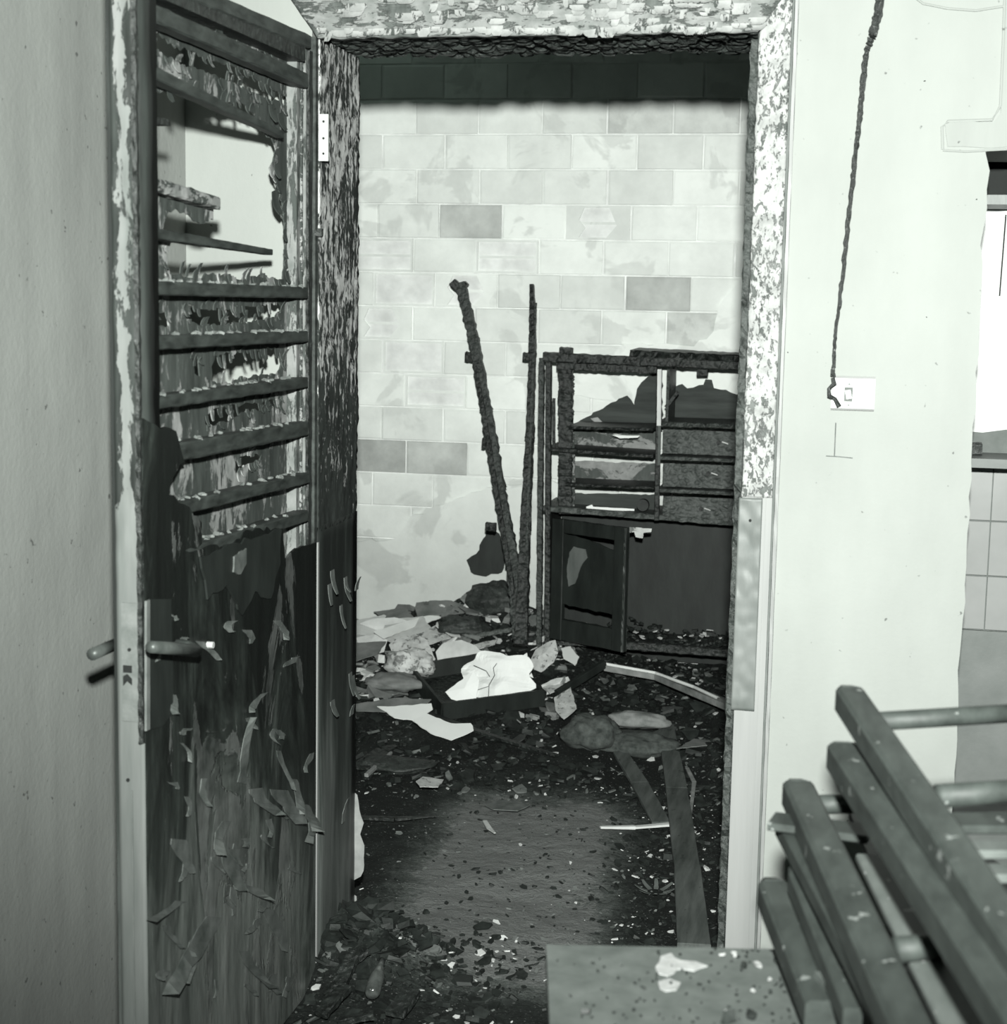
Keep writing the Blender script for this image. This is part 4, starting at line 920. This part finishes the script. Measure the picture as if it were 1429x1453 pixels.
upright([(510, 885), (530, 878), (560, 876), (588, 884), (592, 900), (560, 905), (520, 902)], 'card_light', 'broad pale card leaning at the left of the heap', seed=8)
upright([(505, 905), (532, 900), (550, 908), (545, 925), (515, 930)], 'card_light', 'pale card low at the left edge of the heap', seed=9)
upright([(600, 895), (622, 885), (648, 880), (655, 890), (630, 902), (606, 905)], 'paper_grey', 'singed sheet leaning right of the broad pale card', seed=10)
# fallen drawer frame
dr = empty('fallen_drawer', Pf(700, 1010)); tag(dr, 'black burnt drawer lying on the floor and holding the white sheets', 'drawer')
W0, W1, W2, W3 = Pf(628, 1010, .035), Pf(772, 990, .035), Pf(705, 935, .05), Pf(582, 955, .05)
MB().bar(W0, W1, .014, .062, n=12, rough=.03).build('drawer_front', 'char_smooth', dr)
MB().bar(W0, W3, .014, .062, n=12, rough=.03).build('drawer_side', 'char_smooth', dr)
MB().bar(W3, W2, .014, .062, n=12, rough=.03).build('drawer_back', 'char_smooth', dr)
MB().bar(W1, W2, .014, .05, n=12, rough=.03).build('drawer_side', 'char_smooth', dr)
MB().plate([W0-V((0, 0, .03)), W1-V((0, 0, .03)), W2-V((0, 0, .035)), W3-V((0, 0, .035))], (0, 0, .004)).build('drawer_bottom', 'char', dr)
# bent frame with a white edge
bf = empty('bent_frame', Pf(860, 950)); tag(bf, 'bent frame with a shiny white edge sloping down to the right jamb', 'frame')
a_, b_, c_ = Pf(790, 985, .05), Pf(858, 942, .09), Pf(1045, 1003, .06)
MB().bar(a_, b_, .02, .03, n=10, rough=.03).build('dark_arm', 'char_smooth', bf)
mbf = MB(); mid = Pf(930, 955, .09)
mbf.tube([b_, mid, Pf(985, 975, .085), c_], .006, 8); mbf.build('white_edge', 'strip', bf)
mbf = MB()
for p, q in ((b_, mid), (mid, c_)): mbf.bar(p-V((0, .004, .014)), q-V((0, .004, .014)), .012, .022, n=6, rough=.02)
mbf.build('frame_arm', 'clay', bf)
MB().bar(Pf(1010, 990, .07), Pf(1040, 1003, .065), .022, .03, n=3, rough=.05).build('end_block', 'card', bf)
# charred lath by the posts
p, q = Pf(655, 905, .03), Pf(728, 893, .03)
tag(MB().bar(p, q, .016, .018, n=26, rough=.15, groove=.2).build('scaly_lath', 'char_drawer'), 'short scaly charred lath lying left of the post feet', 'lath')
# planks on the right
def plank(pl, wpx, th, m, lab, seed=0, name='plank'):
    ps = [Pf(a, b, .02) for a, b in pl]; mb = MB()
    for i in range(len(ps)-1):
        D = (ps[i]-CAM).length; w_ = wpx[i]*D/2313.8; w2 = wpx[i+1]*(ps[i+1]-CAM).length/2313.8
        mb.bar(ps[i], ps[i+1]+(ps[i+1]-ps[i])*.01, w_, th, n=6, rough=.03, seed=seed+i, taper=w2/w_)
    return tag(mb.build(name, m), lab, 'plank')
plank([(945, 1030), (960, 1120), (975, 1230), (985, 1342)], [22, 30, 36, 46], .014, 'plank', 'long scorched plank lying along the right side to the threshold', 1)
plank([(880, 1068), (908, 1112), (938, 1168)], [20, 24, 26], .012, 'plank', 'shorter dark plank ending against the long one', 4)
plank([(852, 1174), (900, 1174), (950, 1170)], [5, 8, 9], .006, 'card_light', 'thin pale splinter touching the left edge of the long plank', 6, 'splinter')
plank([(688, 1165), (694, 1175), (702, 1182)], [6, 7, 3], .005, 'card_light', 'tiny pale splinter in the middle of the trodden floor', 7, 'splinter')
plank([(975, 1090), (985, 1110), (980, 1155)], [5, 6, 4], .006, 'clay', 'thin grey lath just right of the long plank', 8, 'splinter')
plank([(510, 1090), (545, 1065), (562, 1058)], [30, 26, 10], .012, 'char', 'broken black board leaning out from the left jamb', 9, 'board')
plank([(520, 1100), (545, 1078), (555, 1068)], [6, 6, 4], .012, 'clay', 'thin grey stick beside the broken black board', 10, 'splinter')
plank([(510, 1160), (560, 1162), (618, 1158)], [10, 12, 4], .008, 'char', 'thin charred lath lying flat on the left of the trodden floor', 12, 'lath')
plank([(600, 1010), (700, 1045), (790, 1072)], [12, 10, 8], .010, 'char', 'black lath buried in ash in front of the fallen drawer', 13, 'lath')
plank([(905, 1055), (945, 1040), (950, 1032)], [20, 24, 20], .012, 'plank', 'short board end across the top of the long plank', 14, 'board')
# white chips near the long plank (countable)
mbs = [(918, 1208, 'white paint chip left of the long plank, below the pale splinter'), (944, 1212, 'white paint chip nearest the left edge of the long plank'), (985, 1180, 'white paint chip just right of the long plank, upper of two'),
       (985, 1215, 'white paint chip just right of the long plank, lower of two'), (945, 1268, 'white paint chip beside the cluster of curled shavings'), (570, 1331, 'round pale chip on the ash above the charcoal pile'),
       (640, 1352, 'pale chip on the ash between charcoal pile and table'), (705, 1308, 'single white chip alone in the middle of the floor near the table'), (520, 1125, 'pale chip close to the foot of the left jamb, farthest back')]
for i, (a, b, lab) in enumerate(mbs):
    mb = MB(); mb.chip(Pf(a, b, .006), rg.uniform(.008, .016), rg.uniform(.005, .010), .002, rg); o = mb.build('paint_chip', 'rub_light'); tag(o, lab, 'chip', 'white paint chips on the inner floor')
mb = MB(); c = Pf(930, 1265, .01)
for i in range(8):
    an = i*.8; flake(mb, c+V((.02*math.cos(an), .02*math.sin(an), 0)), (-math.sin(an), math.cos(an), 0), (math.cos(an), math.sin(an), .2), (0, 0, 1), .012, .035, .8, i)
tag(mb.build('paint_curl_cluster', 'flake'), 'cluster of curled paint shavings left of the long plank', 'flakes')
# bottle in the pile at the left jamb
p, q = Pf(527, 1412, .03), Pf(540, 1370, .03)
tag(MB().tube([p, p+(q-p)*.1, p+(q-p)*.6, p+(q-p)*.75, q, q+(q-p)*.2], .02, 14, [.012, .017, .017, .013, .007, .007]).build('small_bottle', 'glass', smooth=True), 'small shiny grimy bottle in the charcoal pile by the left jamb', 'bottle')
for i, (a, b, c1, d1, w_) in enumerate([(470, 1420, 505, 1350, .03), (495, 1365, 520, 1345, .04), (455, 1440, 490, 1400, .03), (560, 1440, 585, 1405, .04), (480, 1450, 530, 1440, .02)]):
    p, q = Pf(a, b, .03), Pf(c1, d1, .045)
    tag(MB().bar(p, q, w_, .014, n=5, rough=.15, seed=i).build('charred_offcut', 'char'), ['upright charred splinter against the left jamb foot', 'flat charred piece topping the pile by the left jamb', 'black offcut at the bottom left of the jamb pile', 'black offcut on the threshold right of the bottle', 'thin black offcut in front of the bottle'][i], 'offcut')

# ================================================================== FOREGROUND: table with folded chairs
ZT = 0.75
tA, tB, tC = PZ(775, 1340, ZT), PZ(1110, 1347, ZT), PZ(780, 1453, ZT)
du_ = (tB-tA).normalized(); dv_ = V((du_.y, -du_.x, 0)); TWd, TDp = 1.15, .75
tb = empty('table', V((tA+du_*TWd/2+dv_*TDp/2).to_tuple())); tb.location.z = 0; WL[tb.name] = V(tb.location); tag(tb, 'dusty table in the foreground with paint crumbs on its top', 'table')
mb = MB(); cs = [tA, tA+du_*TWd, tA+du_*TWd+dv_*TDp, tA+dv_*TDp]
mb.plate([p-V((0, 0, 0)) for p in cs], (0, 0, -.028)); mb.build('tabletop', 'table', tb)
for s_, t_ in ((.04, .04), (TWd-.04, .04), (.04, TDp-.04), (TWd-.04, TDp-.04)):
    p = tA+du_*s_+dv_*t_; MB().bar((p.x, p.y, fh(p.x, p.y)), (p.x, p.y, ZT-.028), .045, .045, up=(0, 1, 0)).build('leg', 'chair', tb)
def on(x, y): return PZ(x, y, ZT+.002)
def pw(pl, name, lab, m='dust', cat='dust', up=.0015): 
    pts = jag([PZ(a, b, ZT+up) for a, b in pl], .002, .008, len(pl)); return tag(MB().plate(pts, (0, 0, -.0014)).build(name, m), lab, cat)
pw([(930, 1372), (938, 1357), (952, 1352), (965, 1362), (988, 1364), (1004, 1370), (985, 1377), (962, 1375), (948, 1384), (935, 1381)], 'powder_patch', 'larger white powder patch on the table near its far edge')
pw([(934, 1392), (950, 1388), (966, 1394), (960, 1404), (945, 1406), (936, 1402)], 'powder_patch', 'smaller white powder patch on the table towards the viewer')
for a, b, s_, lab in [(1024, 1357, .004, 'tiny white chip at the far table edge, left of two'), (1042, 1355, .005, 'tiny white chip at the far table edge, right of two'), (1075, 1371, .006, 'long white chip on the table close to the chair rails'),
                   (1032, 1438, .004, 'white chip beside the black crumbs at the near side of the table'), (1092, 1392, .003, 'white speck on the table right under the bottom chair rail'), (1068, 1408, .003, 'white speck in the middle of the right half of the table')]:
    mb = MB(); mb.chip(on(a, b)+V((0, 0, .002)), s_*1.3, s_, .002, rg); tag(mb.build('plaster_chip', 'dust'), lab, 'chip', 'plaster chips on the table')
for a, b, s_, lab in [(832, 1438, .007, 'lone black crumb on the left half of the table'), (1035, 1446, .013, 'largest black crumb at the near side of the table'), (1056, 1372, .007, 'black crumb behind the white chips on the table'),
                   (1104, 1364, .012, 'black crumb on the table edge against the bottom chair rail'), (1066, 1444, .009, 'black crumb at the near side of the table, right of the largest')]:
    mb = MB(); mb.chip(on(a, b)+V((0, 0, .003)), s_*1.2, s_*.7, .004, rg); tag(mb.build('charcoal_bit', 'rub_dark'), lab, 'debris', 'charcoal bits on the table')
mb = MB()
for i in range(220):
    a, b = rg.uniform(790, 1150), rg.uniform(1344, 1460)
    if rg.random() < (a-700)/450: mb.chip(on(a, b)+V((0, 0, .001)), rg.uniform(.001, .0035), rg.uniform(.001, .003), .001, rg)
tag(mb.build('table_grit', 'rub_dark'), 'fine dark grit over the right part of the tabletop', 'debris', None, 'stuff')

def folded(lab, rails, rungs, slts, m, zb):
    """one folded wooden chair lying flat: rails (x0,y0,z0,x1,y1,z1,w,h), rungs, slats"""
    p0 = PZ(rails[0][0], rails[0][1], rails[0][2]); t = empty('folded_chair', (p0.x+.15, p0.y-.2, zb)); tag(t, lab, 'chair', 'folded wooden chairs piled on the table')
    for i, (x0, y0, z0_, x1, y1, z1_, w_, h_) in enumerate(rails):
        p, q = PZ(x0, y0, z0_), PZ(x1, y1, z1_); q = p+(q-p)*1.25; d = (q-p).normalized()
        mb = MB(); e = p+d*.025; mb.bar(e, q, w_, h_, n=3, bev=.13); mb.bar(p, e, w_*.62, h_*.7, bev=.2, n=1, taper=1.5); mb.build('rail', m, t)
    for (x0, y0, z0_, x1, y1, z1_, r_) in rungs:
        p, q = PZ(x0, y0, z0_), PZ(x1, y1, z1_); MB().tube([p, p+(q-p)*.5, q], r_, 14).build('rung', m, t, True)
    for (x0, y0, z0_, x1, y1, z1_, w_, m2) in slts:
        p, q = PZ(x0, y0, z0_), PZ(x1, y1, z1_); MB().bar(p, q, w_, .010, bev=.2, n=3).build('slat', m2, t)
    return t
folded('topmost folded wooden chair with two long rails in the pile on the table',
       [(1200, 985, 1.04, 1440, 1345, 1.00, .036, .034), (1192, 1066, .985, 1440, 1440, .975, .042, .036)],
       [(1240, 1024, 1.03, 1500, 1008, 1.03, .0115), (1330, 1130, 1.00, 1500, 1118, 1.00, .013)],
       [(1340, 1168, .965, 1500, 1168, .965, .050, 'chair'), (1370, 1206, .965, 1500, 1206, .965, .035, 'chair_grey'), (1390, 1240, .96, 1500, 1238, .96, .035, 'chair_grey')], 'chair', .93)
folded('middle folded wooden chair in the pile on the table, its rail end squared',
       [(1128, 1118, .905, 1262, 1410, .89, .040, .036), (1112, 1165, .875, 1250, 1420, .865, .030, .024), (1112, 1166, .874, 1114, 1168, .874, .01, .01)],
       [(1160, 1142, .90, 1215, 1140, .90, .0125), (1270, 1348, .895, 1335, 1342, .895, .013)],
       [(1095, 1165, .893, 1235, 1184, .893, .050, 'chair'), (1246, 1218, .884, 1385, 1480, .874, .052, 'chair_grey')], 'chair', .85)
MB().plate([PZ(a, b, .845) for a, b in [(1205, 1150), (1270, 1150), (1430, 1230), (1500, 1440), (1350, 1470), (1240, 1230)]], (0, 0, -.012)).build('shaded_seat', 'char_smooth', bpy.data.objects['folded_chair.001'])  # seat coloured black for the shadow of the rails above it
folded('bottom folded wooden chair in the pile, lying on the table',
       [(1092, 1258, .80, 1150, 1400, .79, .038, .036), (1125, 1240, .84, 1190, 1400, .82, .020, .028)],
       [(1100, 1330, .785, 1300, 1322, .785, .011)],
       [(1170, 1400, .81, 1290, 1392, .81, .06, 'chair_grey')], 'chair', .752)
